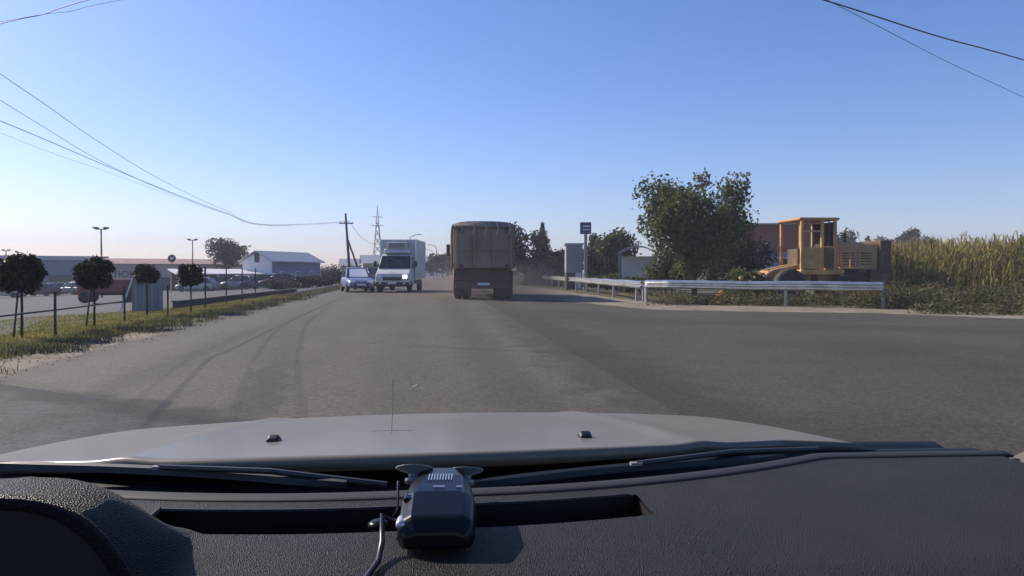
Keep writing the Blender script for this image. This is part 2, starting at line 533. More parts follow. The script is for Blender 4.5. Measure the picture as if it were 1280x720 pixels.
# dark and pale marks with soft edges, laid along lines on the ground: (point, point, half width, colour, strength, y fade from, y fade to)
def marks(mat, lines):
    t = mat.node_tree
    b = t.nodes['Principled BSDF']
    out = b.inputs['Base Color'].links[0].from_socket
    tc = [n for n in t.nodes if n.type == 'TEX_COORD'][0]
    nz = t.nodes.new('ShaderNodeTexNoise')
    nz.inputs['Scale'].default_value = 1.8
    nz.inputs['Detail'].default_value = 7
    t.links.new(tc.outputs['Object'], nz.inputs['Vector'])
    sp = t.nodes.new('ShaderNodeSeparateXYZ')
    t.links.new(tc.outputs['Object'], sp.inputs[0])

    def mth(op, a, b_=None, clamp=False):
        n = t.nodes.new('ShaderNodeMath')
        n.operation = op
        n.use_clamp = clamp
        for k, x in enumerate((a, b_)):
            if x is None: continue
            if isinstance(x, (int, float)): n.inputs[k].default_value = x
            else: t.links.new(x, n.inputs[k])
        return n.outputs[0]

    for (p, q, hw, col, stren, f0, f1) in lines:
        d = Vector((q[0] - p[0], q[1] - p[1])).normalized()
        nx, ny = -d.y, d.x
        c = nx * p[0] + ny * p[1]
        dist = mth('ADD', mth('MULTIPLY', sp.outputs[0], nx), mth('MULTIPLY', sp.outputs[1], ny))
        dist = mth('ABSOLUTE', mth('SUBTRACT', dist, c))
        wob = mth('MULTIPLY', mth('SUBTRACT', nz.outputs['Fac'], 0.5), hw * 2.2)
        dist = mth('ADD', dist, wob)
        k = mth('SUBTRACT', 1.0, mth('DIVIDE', dist, hw), True)
        k = mth('SMOOTH_MIN', mth('MULTIPLY', k, 2.0), 1.0)
        mr = t.nodes.new('ShaderNodeMapRange')
        mr.inputs['From Min'].default_value = f0
        mr.inputs['From Max'].default_value = f1
        mr.inputs['To Min'].default_value = stren
        mr.inputs['To Max'].default_value = 0.0
        t.links.new(sp.outputs[1], mr.inputs['Value'])
        k = mth('MULTIPLY', k, mr.outputs[0], True)
        mx = t.nodes.new('ShaderNodeMix')
        mx.data_type = 'RGBA'
        t.links.new(k, mx.inputs['Factor'])
        t.links.new(out, mx.inputs['A'])
        mx.inputs['B'].default_value = (*col, 1)
        out = mx.outputs['Result']
    # aggregate: fine light and dark stone in the surface
    ag = t.nodes.new('ShaderNodeTexVoronoi')
    ag.inputs['Scale'].default_value = 38
    t.links.new(tc.outputs['Object'], ag.inputs['Vector'])
    sr = t.nodes.new('ShaderNodeSeparateColor')
    t.links.new(ag.outputs['Color'], sr.inputs[0])
    hs = t.nodes.new('ShaderNodeHueSaturation')
    t.links.new(mth('ADD', mth('MULTIPLY', sr.outputs[0], 0.55), 0.72), hs.inputs['Value'])
    t.links.new(out, hs.inputs['Color'])
    t.links.new(hs.outputs[0], b.inputs['Base Color'])


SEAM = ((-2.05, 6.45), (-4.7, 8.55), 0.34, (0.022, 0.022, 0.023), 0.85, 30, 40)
EDGE = ((2.3, 4), (2.5, 24), 0.9, (0.046, 0.041, 0.036), 0.7, 20, 34)
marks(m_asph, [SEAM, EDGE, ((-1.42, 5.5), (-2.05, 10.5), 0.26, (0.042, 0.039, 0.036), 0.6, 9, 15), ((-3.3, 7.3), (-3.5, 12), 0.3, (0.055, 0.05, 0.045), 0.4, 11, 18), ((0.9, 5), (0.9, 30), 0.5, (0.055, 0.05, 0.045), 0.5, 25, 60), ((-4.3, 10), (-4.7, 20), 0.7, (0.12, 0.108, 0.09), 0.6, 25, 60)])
marks(m_apron, [EDGE, ((5.5, 18), (14, 12), 1.2, (0.05, 0.045, 0.04), 0.6, 30, 40)])
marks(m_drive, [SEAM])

# lawn and lot at the left, both follow the falling ground
LX = [x for x in XS if -40 <= x <= -6] + [-5.9]
LX = sorted(LX)
sheet('lawn', [x for x in LX if x >= -14], lambda x: (10.6 + max(0, -7 - x) * 0.9, 36 - max(0, -7.5 - x) * 1.0), m_lawn, -0.006)


def lot_y(x):
    if x > -9: return 33.0 - (x + 9) * -1.5 if False else 33.5
    if x > -11: return 27.5 + (x + 11) * 3.0
    if x > -13: return 27.0 + (x + 13) * 0.25
    return 27.0


sheet('car_lot', [x for x in XS if -180 <= x <= -7.5], lambda x: (lot_y(x) if x > -13 else 14 + max(0, 13 + x) * 0.2, 150), m_lot, 0.0, ny=3)
sheet('car_lot', [x for x in XS if -13 <= x <= -8.5], lambda x: (15.4 + max(0, -8.5 - x) * 0.1, 15.7 + max(0, -8.5 - x) * 2.5), m_lot, 0.004, ny=1)

# grass blades along the verge (nobody could count them)
def blades(name, pts, h, mat, rng, wdt=0.008, lean=0.4):
    n = len(pts)
    ang = rng.random(n) * 2 * np.pi
    hh = h * (0.5 + rng.random(n))
    w_ = np.stack([np.cos(ang), np.sin(ang), np.zeros(n)], 1) * wdt
    ln = rng.normal(size=(n, 3)) * lean
    ln[:, 2] = 1
    tip = pts + ln * hh[:, None]
    v = np.stack([pts - w_, pts + w_, tip], 1).reshape(-1, 3)
    return npmesh(name, v, np.arange(3 * n).reshape(-1, 3), mat)


def scatter(n, x0, x1, y0, y1, rng, fz=None, clump=0.0):
    x = x0 + (x1 - x0) * rng.random(n)
    y = y0 + (y1 - y0) * rng.random(n)
    if clump:
        k = max(1, int(n / 60))
        cx, cy = x0 + (x1 - x0) * rng.random(k), y0 + (y1 - y0) * rng.random(k)
        idx = rng.integers(0, k, n)
        x, y = cx[idx] + rng.normal(size=n) * clump, cy[idx] + rng.normal(size=n) * clump
    z = np.array([terr(a) for a in x]) - 0.01
    return np.stack([x, y, z], 1)


p1 = scatter(60000, -8.6, -5.9, 9.5, 40, RNG)
p1 = p1[(p1[:, 0] < -5.75 - np.clip((p1[:, 1] - 12) / 40, 0, .6) + RNG.normal(size=len(p1)) * 0.12)]
p2 = scatter(30000, -14, -7.5, 12, 34, RNG)
p2 = p2[(p2[:, 1] < 27.5)]
p3 = scatter(9000, -6.6, -5.35, 8.6, 36, RNG, clump=0.16)
p4 = scatter(16000, -7.4, -5.6, 36, 110, RNG)
tag(link('grass', blades('grass', np.concatenate([p1, p2]), 0.05, m_grassb, RNG)), 'mown green grass on the lawn and verge by the slender round trees', 'grass', kind='stuff')
tag(link('dry_grass', blades('dry_grass', np.concatenate([p3, p4]), 0.12, M('dry_blade', (0.16, 0.14, 0.07), 0.8, var=0.3, scale=0.8, island=0.5, spec=0.1), RNG)), 'dry pale grass tufts along the dusty road edge', 'grass', kind='stuff')


def stones(name, pts, size, mat, rng):
    n = len(pts)
    base = np.array([(1, 0, 0), (-.5, .87, 0), (-.5, -.87, 0), (0, 0, .8), (.4, .5, .5)])
    s = size * (0.4 + rng.random(n) ** 2 * 1.8)
    a = rng.random(n) * 6.28
    c, sn = np.cos(a), np.sin(a)
    v = np.zeros((n, 5, 3))
    for k in range(5):
        b = base[k]
        v[:, k, 0] = pts[:, 0] + (b[0] * c - b[1] * sn) * s
        v[:, k, 1] = pts[:, 1] + (b[0] * sn + b[1] * c) * s
        v[:, k, 2] = pts[:, 2] + 0.015 + b[2] * s * 0.8
    f = np.array([(0, 1, 4), (1, 3, 4), (1, 2, 3), (2, 0, 3), (0, 4, 3)])
    q = (np.arange(n)[:, None, None] * 5 + f[None]).reshape(-1, 3)
    return npmesh(name, v.reshape(-1, 3), q, mat)


g1 = scatter(2500, -6.3, -4.9, 8, 40, RNG)
g3 = scatter(1200, 9, 24, 14, 25, RNG)
g3 = g3[(g3[:, 1] + g3[:, 0] * 0.55 > 26)]
tag(link('gravel', stones('gravel', np.concatenate([g1, g3]), 0.011, m_gravel, RNG)), 'loose pale gravel scattered along the road edges', 'gravel', kind='stuff')


# ------------------------------------------------------------------ vegetation
def bush_like(name, base, crown_c, crown_r, nb, nl, ls, mat, label, cat, group=None, trunk=True, seed=1, lobe=0.42, shell=0.5, trunk_r=0.08, trunk_top=None, limbs=5, lean=0.0, stem_parts=None):
    rng = np.random.default_rng(seed)
    e = empty(name, base, label=label, cat=cat, group=group)
    bl = grow_blobs(crown_c, crown_r, nb, rng, lobe)
    pts = blob_points(bl, nl, rng, shell)
    pts = pts[pts[:, 2] > 0.05]
    v, q = leaves(pts, ls, rng)
    link('crown', npmesh('crown', v, q, mat), e)
    if trunk:
        mb = MB()
        top = Vector(crown_c) - Vector((0, 0, crown_r[2] * 0.3))
        mb.tube([(0, 0, -0.05), top * 0.5 + Vector((lean, 0.02, 0)), top], trunk_r, 8, trunk_r * 0.6)
        for i in range(limbs):
            c = Vector(bl[i % len(bl)][0])
            mb.tube([top * 0.75, (top * 0.75 + c) / 2 + Vector((0, 0, -0.03)), c], trunk_r * 0.45, 6, trunk_r * 0.12)
        mb.build('trunk', m_bark, e, smooth=True)
    return e


def globe_tree(px, D, crown_py, crown_d, label, seed, stake=None, squash=1.0, lumpy=0):
    b = on_ground(px, D)
    e = empty('globe_tree', b, label=label, cat='tree', group='slender round headed trees on the lawn')
    zc = zrow(crown_py, D) - b.z
    r = crown_d / 2
    rng = np.random.default_rng(seed)
    bl = [((0, 0, zc), (r * .80, r * .80, r * .80 * squash))]
    for i in range(15 + lumpy):
        d = rng.normal(size=3)
        d /= np.linalg.norm(d)
        bl.append((tuple(np.array((0, 0, zc)) + d * r * np.array((0.72, 0.72, 0.72 * squash)) * rng.uniform(.8, 1.06)), tuple(r * rng.uniform(.2, .36) * np.ones(3))))
    pts = blob_points(bl, 4200, rng, 0.5)
    v, q = leaves(pts, 0.040, rng, asp=0.65)
    link('crown', npmesh('crown', v, q, m_leafd), e)
    mb = MB().tube([(0, 0, -0.05), (0.01, 0, zc * 0.5), (0, 0, zc)], 0.026, 8, 0.02)
    for i in range(5):
        d = rng.normal(size=3)
        d[2] = abs(d[2])
        d /= np.linalg.norm(d)
        mb.tube([(0, 0, zc - r * .5), (d[0] * r * .4, d[1] * r * .4, zc - r * .1), (d[0] * r * .8, d[1] * r * .8, zc + d[2] * r * .6)], 0.014, 5, 0.004)
    mb.build('trunk', m_bark, e, smooth=True)
    if stake:
        a = ray(px + stake, 339) * D
        c = ray(px, 339) * D
        dx = Vector((a.x - c.x, a.y - c.y, 0))
        MB().tube([(dx.x * 1.5, dx.y * 1.5, -0.05), (dx.x * 0.6, dx.y * .6, zc * 0.7)], 0.018, 6).build('stake', m_wood, e, smooth=True)
    return e


globe_tree(26, 13.6, 341, 0.92, 'slender round headed tree with two stems, standing before the grey hall', 21, stake=-7, squash=0.98)
globe_tree(117, 16.2, 341, 0.92, 'lumpy two lobed round tree beside a thin stake, before the red lorry', 22, stake=-7, squash=0.85, lumpy=6)
globe_tree(183, 20.3, 342, 0.74, 'small round headed tree growing behind the white propped bar', 23, squash=0.85)
globe_tree(238, 21.3, 343, 0.86, 'small round headed tree standing before the pale roofed carport', 24, squash=0.80)

# the large tree behind the guardrail
bt = on_ground(868, 37)
bush_like('roadside_tree', bt, (0, 0, 3.75), (3.5, 2.6, 3.5), 56, 19000, 0.10, m_leaf, 'tall broad leafy tree behind the guardrail, beside the yellow loader', 'tree', seed=5, lobe=0.25, shell=0.25, trunk_r=0.16, limbs=30)
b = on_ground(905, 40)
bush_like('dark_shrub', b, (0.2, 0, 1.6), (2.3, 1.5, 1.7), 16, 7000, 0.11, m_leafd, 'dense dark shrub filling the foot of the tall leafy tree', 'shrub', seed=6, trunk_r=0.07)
b = on_ground(938, 29.6)
bush_like('dark_shrub', b, (0, 0, 0.62), (1.35, 0.8, 0.80), 16, 3800, 0.075, m_leaf, 'low green shrub between the tall leafy tree and the loader cab', 'shrub', seed=17, trunk_r=0.05)
b = on_ground(840, 39)
bush_like('dark_shrub', b, (0, 0, 1.3), (1.6, 1.3, 1.3), 14, 4200, 0.10, m_leaf, 'low green shrub between the bus shelter and the tall leafy tree', 'shrub', seed=16, trunk_r=0.06)
b = on_ground(765, 50)
bush_like('roadside_shrub', b, (0, 0, 2.3), (1.75, 1.5, 1.9), 18, 5000, 0.13, m_leaf, 'rounded green bush beside the violet roadside sign post', 'shrub', seed=8, trunk_r=0.07)
b = on_ground(742, 54)
bush_like('roadside_shrub', b, (0, 0, 2.2), (0.9, 0.9, 2.0), 12, 2600, 0.12, m_leafd, 'narrow dark bush behind the violet roadside sign post', 'shrub', seed=9, trunk_r=0.06)
for i, (px, D, h, wd, lab) in enumerate([(768, 44, 0.95, 1.9, 'low clipped green hedge behind the far guardrail, by the sign post'), (808, 40, 0.8, 1.6, 'low clipped green hedge below the bus shelter')]):
    b = on_ground(px, D)
    bush_like('low_hedge', b, (0, 0, h * .6), (wd, 0.7, h * .6), 14, 3600, 0.08, m_leaf, lab, 'hedge', seed=30 + i, trunk=False, lobe=0.45)
# conifer and trees behind the dump truck
b = on_ground(678, 66)
e = empty('conifer', b, label='dark pointed conifer rising beyond the dusty dump truck', cat='tree')
rng = np.random.default_rng(41)
pts = []
H = zrow(279, 66) - b.z
for i in range(34):
    z = 0.4 + (H - 0.45) * (i / 33) ** 0.9
    r = 2.5 * (1 - z / H) ** 1.15 + 0.07
    k = int(50 + 330 * (1 - z / H))
    a = rng.random(k) * 6.28
    rr_ = r * (0.25 + 0.75 * rng.random(k)) * (0.8 + 0.25 * np.sin(a * 5 + i))
    pts.append(np.stack([np.cos(a) * rr_, np.sin(a) * rr_, z - rr_ * 0.25 + rng.normal(size=k) * 0.06], 1))
v, q = leaves(np.concatenate(pts), 0.15, rng, asp=0.35)
link('crown', npmesh('crown', v, q, m_pine), e)
MB().tube([(0, 0, -0.05), (0, 0, H * .5), (0, 0, H)], 0.12, 8, 0.02).build('trunk', m_bark, e, smooth=True)
for i, (px, D, py, wd, lab) in enumerate([(656, 62, 286, 2.4, 'dark bushy tree showing just past the dump truck body'), (702, 62, 312, 1.6, 'low scrubby tree between the conifer and the grey kiosk'), (628, 80, 300, 2.2, 'bushy tree hidden mostly behind the dump truck'),
                                         (553, 130, 318, 4.0, 'hazy tree beside the far road, past the refrigerated van'), (574, 150, 316, 4, 'hazy tree beyond the road bend, next to the dump truck')]):
    b = on_ground(px, D)
    h = zrow(py, D) - b.z
    bush_like('distant_tree', b, (0, 0, h * .58), (wd, wd, h * .46), 14, 2600, 0.09 + D * 0.0012, m_leaff, lab, 'tree', group='trees beyond the dump truck', seed=50 + i, trunk_r=0.09)
# bush on the far side of the lot, trees behind loader, far tree line
b = on_ground(281, 96)
bush_like('lot_tree', b, (0, 0, 4.6), (2.7, 2.4, 2.0), 20, 4500, 0.16, m_leaff, 'rounded tree rising behind the beige building and carport', 'tree', seed=61, trunk_r=0.14)
for i, (px, D, py, wd) in enumerate([(1052, 110, 289, 3.2), (1086, 120, 292, 1.2), (1108, 125, 292, 2.6), (1124, 122, 290, 2.2), (1137, 118, 290, 1.7), (1160, 120, 292, 2.4)]):
    b = on_ground(px, D)
    h = zrow(py, D) - b.z
    bush_like('field_tree', b, (0, 0, h * .6), (wd, wd, h * .42), 12, 2200, 0.22, m_leaff,
              ['bushy tree on the skyline over the loader hood', 'thin dark tree on the skyline just past the loader', 'wide low tree on the skyline over the corn', 'uneven clump of tree on the skyline over the corn', 'slim tree on the skyline between two wider ones', 'rounded lone tree at the end of the skyline row'][i],
              'tree', group='trees on the skyline beyond the corn', seed=70 + i, trunk_r=0.14)
for i, (px, D, wd, h, lab) in enumerate([(352, 58, 1.6, 0.75, 'lowest dark scrub clump before the maroon parked car'), (374, 60, 2.0, 0.9, 'low dark scrub clump before the blue grey house wall'), (398, 62, 2.0, 1.1, 'dark scrub clump at the roadside end of the gabled house'),
                                     (418, 66, 2.0, 1.3, 'dark scrub clump just before the leaning power pole'), (438, 70, 2.2, 1.3, 'dark scrub clump around the foot of the leaning power pole'), (458, 76, 2.4, 1.5, 'dark scrub clump behind the dark half hidden car'),
                                     (390, 95, 4.0, 2.3, 'broad hazy hedge behind the gabled house end'), (425, 100, 4.0, 2.2, 'broad hazy hedge behind the leaning power pole'), (455, 110, 4.5, 2.4, 'broad hazy hedge beside the narrow pale shed')]):
    b = on_ground(px, D)
    bush_like('verge_hedge', b, (0, 0, h * .55), (wd, 0.9, h * .55), 12, 1800, 0.11, m_leafd if i % 2 else m_leaff, lab, 'hedge', group='scrub lining the far verge', seed=90 + i, trunk=False, lobe=0.45)

# corn field
def corn(rng):
    pts = []
    for row in range(60):
        d = row * 0.62 if row < 24 else 24 * 0.62 + (row - 24) * 2.2
        step = 0.20 if row < 6 else 0.34 if row < 24 else 0.9
        s = np.arange(-14 - d * 0.9, 46 + d * 0.4, step)
        s = s + rng.normal(size=len(s)) * 0.05
        # row direction runs from (17.5,33) towards (30,12); rows step back to the right and away
        ux, uy = 0.40, -0.917
        nx, ny = 0.917, 0.40
        x = 20.2 + ux * s + nx * d + rng.normal(size=len(s)) * 0.06
        y = 31.5 + uy * s + ny * d
        pts.append(np.stack([x, y], 1))
    P = np.concatenate(pts)
    # keep what a wedge about the view can see, with margin
    ang = np.degrees(np.arctan2(P[:, 0], P[:, 1]))
    return P[(ang > 32.6) & (ang < 62) & (P[:, 1] > 4)]


rng = np.random.default_rng(5)
CP = corn(rng)
V, Q, V2, Q2 = [], [], [], []
nc = len(CP)
hc = 2.35 + rng.normal(size=nc) * 0.16
nleaf = 11
for k in range(nleaf):
    a = rng.random(nc) * 6.28
    z0 = hc * (0.12 + 0.78 * k / (nleaf - 1)) + rng.normal(size=nc) * 0.05
    L = 0.30 + 0.22 * rng.random(nc) - 0.10 * (k == nleaf - 1)
    dr = np.stack([np.cos(a), np.sin(a)], 1)
    sd_ = np.stack([-np.sin(a), np.cos(a)], 1) * 0.024
    up = 0.38 + 0.25 * rng.random(nc)
    drp = -0.05 - 0.35 * rng.random(nc)
    P0 = np.concatenate([CP, z0[:, None]], 1)
    P1 = np.concatenate([CP + dr * (L * 0.45)[:, None], (z0 + up * .8)[:, None]], 1)
    P2 = np.concatenate([CP + dr * L[:, None], (z0 + up * .8 + drp * .9)[:, None]], 1)
    s3 = np.concatenate([sd_, np.zeros((nc, 1))], 1)
    vv = np.stack([P0 - s3 * .5, P0 + s3 * .5, P1 + s3, P1 - s3, P2 + s3 * .15, P2 - s3 * .15], 1).reshape(-1, 3)
    base = sum(len(x) for x in V)
    ii = base + np.arange(nc)[:, None] * 6
    V.append(vv)
    Q.append(np.concatenate([ii + np.array([[0, 1, 2, 3]]), ii + np.array([[3, 2, 4, 5]])]))
# stalks
a0 = np.concatenate([CP, np.full((nc, 1), -0.02)], 1)
a1 = np.concatenate([CP + rng.normal(size=(nc, 2)) * 0.05, hc[:, None]], 1)
base = sum(len(x) for x in V)
tri = [np.array([math.cos(t) * 0.014, math.sin(t) * 0.014, 0]) for t in (0, 2.1, 4.2)]
V.append(np.stack([a0 + tri[0], a0 + tri[1], a0 + tri[2], a1 + tri[0], a1 + tri[1], a1 + tri[2]], 1).reshape(-1, 3))
ii = base + np.arange(nc)[:, None] * 6
Q.append(np.concatenate([ii + np.array([[0, 1, 4, 3]]), ii + np.array([[1, 2, 5, 4]]), ii + np.array([[2, 0, 3, 5]])]))
cornf = link('corn', npmesh('corn', np.concatenate(V), np.concatenate(Q), m_corn))
tag(cornf, 'tall ripening corn plants crowding the field beyond the weeds', 'corn', kind='stuff')
for k in range(4):
    dv = rng.normal(size=(nc, 3)) * 0.07
    dv[:, 2] = 0.18 + 0.12 * rng.random(nc)
    b0 = a1 - np.array([0, 0, 0.03])
    wv = np.zeros((nc, 3))
    ang = rng.random(nc) * 6.28
    wv[:, 0], wv[:, 1] = np.cos(ang) * 0.012, np.sin(ang) * 0.012
    base = sum(len(x) for x in V2)
    V2.append(np.stack([b0 - wv, b0 + wv, b0 + dv + wv * .6, b0 + dv - wv * .6], 1).reshape(-1, 3))
    Q2.append(base + np.arange(4 * nc).reshape(-1, 4))
tas = link('tassels', npmesh('tassels', np.concatenate(V2), np.concatenate(Q2), m_tassel), cornf)
tag(tas, kind='stuff')

# weeds in front of the corn and under the guardrail
def weeds(centres, name, label):
    pts = []
    rng = np.random.default_rng(77)
    for (x, y, r, h, n) in centres:
        a = rng.random(n) * 6.28
        d = r * np.sqrt(rng.random(n))
        z = h * rng.random(n) ** 0.8 * (1 - 0.55 * (d / r) ** 2)
        pts.append(np.stack([x + np.cos(a) * d, y + np.sin(a) * d, z], 1))
    P = np.concatenate(pts)
    v, q = leaves(P, 0.055, rng, asp=0.35)
    o = link(name, npmesh(name, v, q, m_weed))
    tag(o, label, 'weeds', kind='stuff')


wc = []
wr = random.Random(4)
for i in range(54):
    s = i / 53
    p = at(1085 + 240 * s + wr.uniform(-8, 8), 339, 25.5 - 3.5 * s + wr.uniform(-1.2, 1.5))
    wc.append((p.x, p.y, wr.uniform(.5, 1.0), wr.uniform(.5, 1.05), 420))
for i in range(40):
    s = i / 39
    p = at(830 + 290 * s, 339, 26.2 - 0.6 * s + wr.uniform(0.3, 2.0))
    wc.append((p.x, p.y, wr.uniform(.4, .8), wr.uniform(.25, .6), 260))
for i in range(24):
    s = i / 23
    p = at(700 + 120 * s, 339, 66 - 34 * s + wr.uniform(0.5, 3))
    wc.append((p.x, p.y, wr.uniform(.4, .9), wr.uniform(.25, .5), 160))
for i in range(10):
    p = at(1150 + 14 * i, 339, 21.5 - 0.12 * i + wr.uniform(-.4, .4))
    wc.append((p.x, p.y, wr.uniform(.25, .45), wr.uniform(.2, .4), 120))
weeds(wc, 'weeds', 'dusty tangled weeds along the corn field edge and guardrail foot')


# ------------------------------------------------------------------ guardrails
def guardrail(pts, ztop, label, flare=True):
    P = [Vector((*p, 0)) for p in pts]
    o0 = P[0].copy()
    e = empty('guardrail', o0, label=label, cat='guardrail', group='steel guardrails along the verge')
    P = [p - o0 for p in P]
    # W profile, offsets (towards the road, z)
    prof = [(0.0, 0.0), (0.095, -0.05), (0.095, -0.085), (0.0, -0.14), (0.0, -0.18), (0.095, -0.235), (0.095, -0.27), (0.0, -0.32)]
    dense = []
    for i in range(len(P) - 1):
        k = max(1, int((P[i + 1] - P[i]).length / 1.0))
        dense += [P[i].lerp(P[i + 1], j / k) for j in range(k)]
    dense.append(P[-1])
    vs, fs = [], []
    N = len(dense)
    side = []
    for i, p in enumerate(dense):
        d = (dense[min(i + 1, N - 1)] - dense[max(i - 1, 0)]).normalized()
        nn = Vector((d.y, -d.x, 0))
        if nn.dot(-(p + o0)) < 0: nn = -nn
        side.append(nn)
        sag = 0.012 * math.sin(i * 1.7)
        for (u, z) in prof + [(u - 0.006, z - .003) for u, z in reversed(prof)]:
            vs.append(p + nn * (u + 0.05) + Vector((0, 0, ztop + z + sag)))
    n = len(prof) * 2
    mb = MB()
    mb.loft([vs[i * n:(i + 1) * n] for i in range(N)])
    mb.build('beam', m_steel, e)
    L = 0
    for i in range(N):
        if i == 0 or i == N - 1 or i % 4 == 0:
            p, nn = dense[i], side[i]
            a = math.atan2(nn.y, nn.x)
            m = Matrix.Translation(p) @ Matrix.Rotation(a, 4, 'Z')
            MB().box(-0.06, 0.045, -0.05, 0.05, -0.1, ztop - 0.03, m).build('post', m_post, e)
    return e, dense


guardrail([(10.6, 66), (10.2, 58), (9.6, 44), (9.0, 34), (8.72, 28.3)], 0.86, 'long galvanised guardrail running beside the road towards the conifer')
guardrail([(8.7, 27.9), (9.3, 26.9), (10.7, 25.6), (12.6, 24.1), (14.6, 22.7), (15.1, 22.35)], 0.90, 'double ribbed galvanised guardrail in front of the yellow loader')

# ------------------------------------------------------------------ vehicles
def wheel(parent, x, y, z, r, wd, n=24, rim=m_rim):
    s = 1 if x > 0 else -1
    ty = MB().lathe([(r * .55, -wd / 2), (r * .9, -wd / 2), (r, -wd * .36), (r, wd * .36), (r * .9, wd / 2), (r * .55, wd / 2)], axis='x', n=n).build('tyre', m_tyre, None, smooth=False)
    wh = empty('wheel', (x, y, z))
    wh.parent = parent
    ty.parent = wh
    mb = MB().lathe([(r * .56, -wd * .3), (r * .56, wd * .38), (r * .5, wd * .44), (r * .2, wd * .34), (r * .17, wd * .46), (r * .05, wd * .47)] if s > 0 else
                    [(r * .05, -wd * .47), (r * .17, -wd * .46), (r * .2, -wd * .34), (r * .5, -wd * .44), (r * .56, -wd * .38), (r * .56, wd * .3)], axis='x', n=16)
    o = mb.build('rim', rim, wh)
    return wh


def sect(y, hw, zb, zt, r=0.12, tuck=0.06):
    """rounded body section, closed loop"""
    return [(-hw + tuck, y, zb), (-hw, y, zb + r), (-hw, y, zt - r * 1.2), (-hw + r * .5, y, zt - r * .3), (-hw + r * 1.4, y, zt),
            (hw - r * 1.4, y, zt), (hw - r * .5, y, zt - r * .3), (hw, y, zt - r * 1.2), (hw, y, zb + r), (hw - tuck, y, zb)]


def make_car(name, loc, rz, paint, label, group=None, glass=m_glass, hatch=True, sx=1.0):
    """front is +Y"""
    e = empty(name, loc, rz, label, 'car', group)
    hw = 0.84 * sx
    L = [(-1.95, hw * .86, .42, .72), (-1.9, hw * .93, .30, .88), (-1.5, hw, .22, .93), (-.6, hw, .2, .93), (.5, hw, .2, .92), (1.0, hw * .99, .2, .88), (1.6, hw * .95, .22, .79), (1.92, hw * .88, .25, .68), (2.0, hw * .80, .36, .58)]
    MB().loft([sect(*s) for s in L]).build('body', paint, e, bevel=0.0, smooth=True).modifiers.new('sub', 'SUBSURF').levels = 1
    k = 0.74 * hw
    g = [(-1.86 if hatch else -1.45, hw * .88, hw * .82, .88, .92), (-1.45 if hatch else -.9, hw * .9, k, .88, 1.40), (-.5, hw * .92, k * 1.02, .88, 1.46), (.1, hw * .92, k, .88, 1.44), (.95, hw * .88, hw * .80, .86, .90)]
    MB().loft([[(-a, y, zb), (-b, y, zt - .03), (-b + .05, y, zt), (b - .05, y, zt), (b, y, zt - .03), (a, y, zb)] for y, a, b, zb, zt in g]).build('window', glass, e, smooth=False)
    gr = [(-1.5 if hatch else -.95, k - .01, 1.385), (-1.0, k + .01, 1.45), (-.5, k * 1.02 + .012, 1.475), (.12, k + .012, 1.455), (.2, k, 1.41)]
    MB().loft([[(-a, y, zt - .05), (-a + .06, y, zt), (a - .06, y, zt), (a, y, zt - .05)] for y, a, zt in gr]).build('roof', paint, e, smooth=True)
    for s in (-1, 1):
        MB().tube([(s * hw * .885, .92, .9), (s * (k + .008), .1, 1.43)], 0.035, 6).build('pillar', paint, e, smooth=True)
        MB().tube([(s * hw * .93, -.45, .9), (s * (k + .012), -.5, 1.43)], 0.04, 6).build('pillar', m_dark, e, smooth=True)
        MB().tube([(s * hw * .89, -1.75 if hatch else -1.4, .9), (s * (k + .005), -1.42 if hatch else -.9, 1.38)], 0.05, 6).build('pillar', paint, e, smooth=True)
        for y in (1.28, -1.28): wheel(e, s * (hw - .07), y, 0.31, 0.31, 0.19)
        B('headlight', m_chrome, e, s * hw * .62 - .15, s * hw * .62 + .15, 1.84, 1.965, .56, .68, bevel=.03)
        B('tail_light', m_redlamp, e, s * hw * .8 - .1, s * hw * .8 + .1, -1.96, -1.86, .62, .82, bevel=.02)
        mi = MB().box(s * (hw + .1) - .08, s * (hw + .1) + .08, .62, .72, .92, 1.04).build('mirror', paint, e, bevel=.03)
    B('grille', m_blackp, e, -.42, .42, 1.9, 2.012, .38, .52, bevel=.02)
    B('number_plate', m_plate, e, -.26, .26, 2.0, 2.02, .40, .51)
    B('bumper', m_blackp, e, -hw * .8, hw * .8, 1.86, 1.99, .24, .36, bevel=.03)
    return e


# pale blue oncoming car at the roadside with a glaring windscreen, dark car behind it
p = on_ground(446, 44, 0.004)
c = make_car('oncoming_car', p, math.pi + R(13), m_lblue, 'small pale blue car with glaring white windscreen, beside the refrigerated van', sx=0.95)
MB().add([(-.55, 0.935, .915), (.55, 0.935, .915), (.48, .24, 1.375), (-.48, .24, 1.375), (-.55, .95, .915), (.55, .95, .915), (.48, .255, 1.385), (-.48, .255, 1.385)], [(0, 1, 2, 3), (4, 5, 6, 7), (0, 1, 5, 4), (1, 2, 6, 5), (2, 3, 7, 6), (3, 0, 4, 7)]).build('windscreen_glare', m_glare, c)  # added white panel over the windscreen, imitates glare on the glass
p = on_ground(462, 50, 0.004)
make_car('oncoming_car', p, math.pi + R(-4), M('black_paint', (0.02, 0.02, 0.023), 0.3), 'dark car half hidden between the pale blue car and the van', sx=1.0)


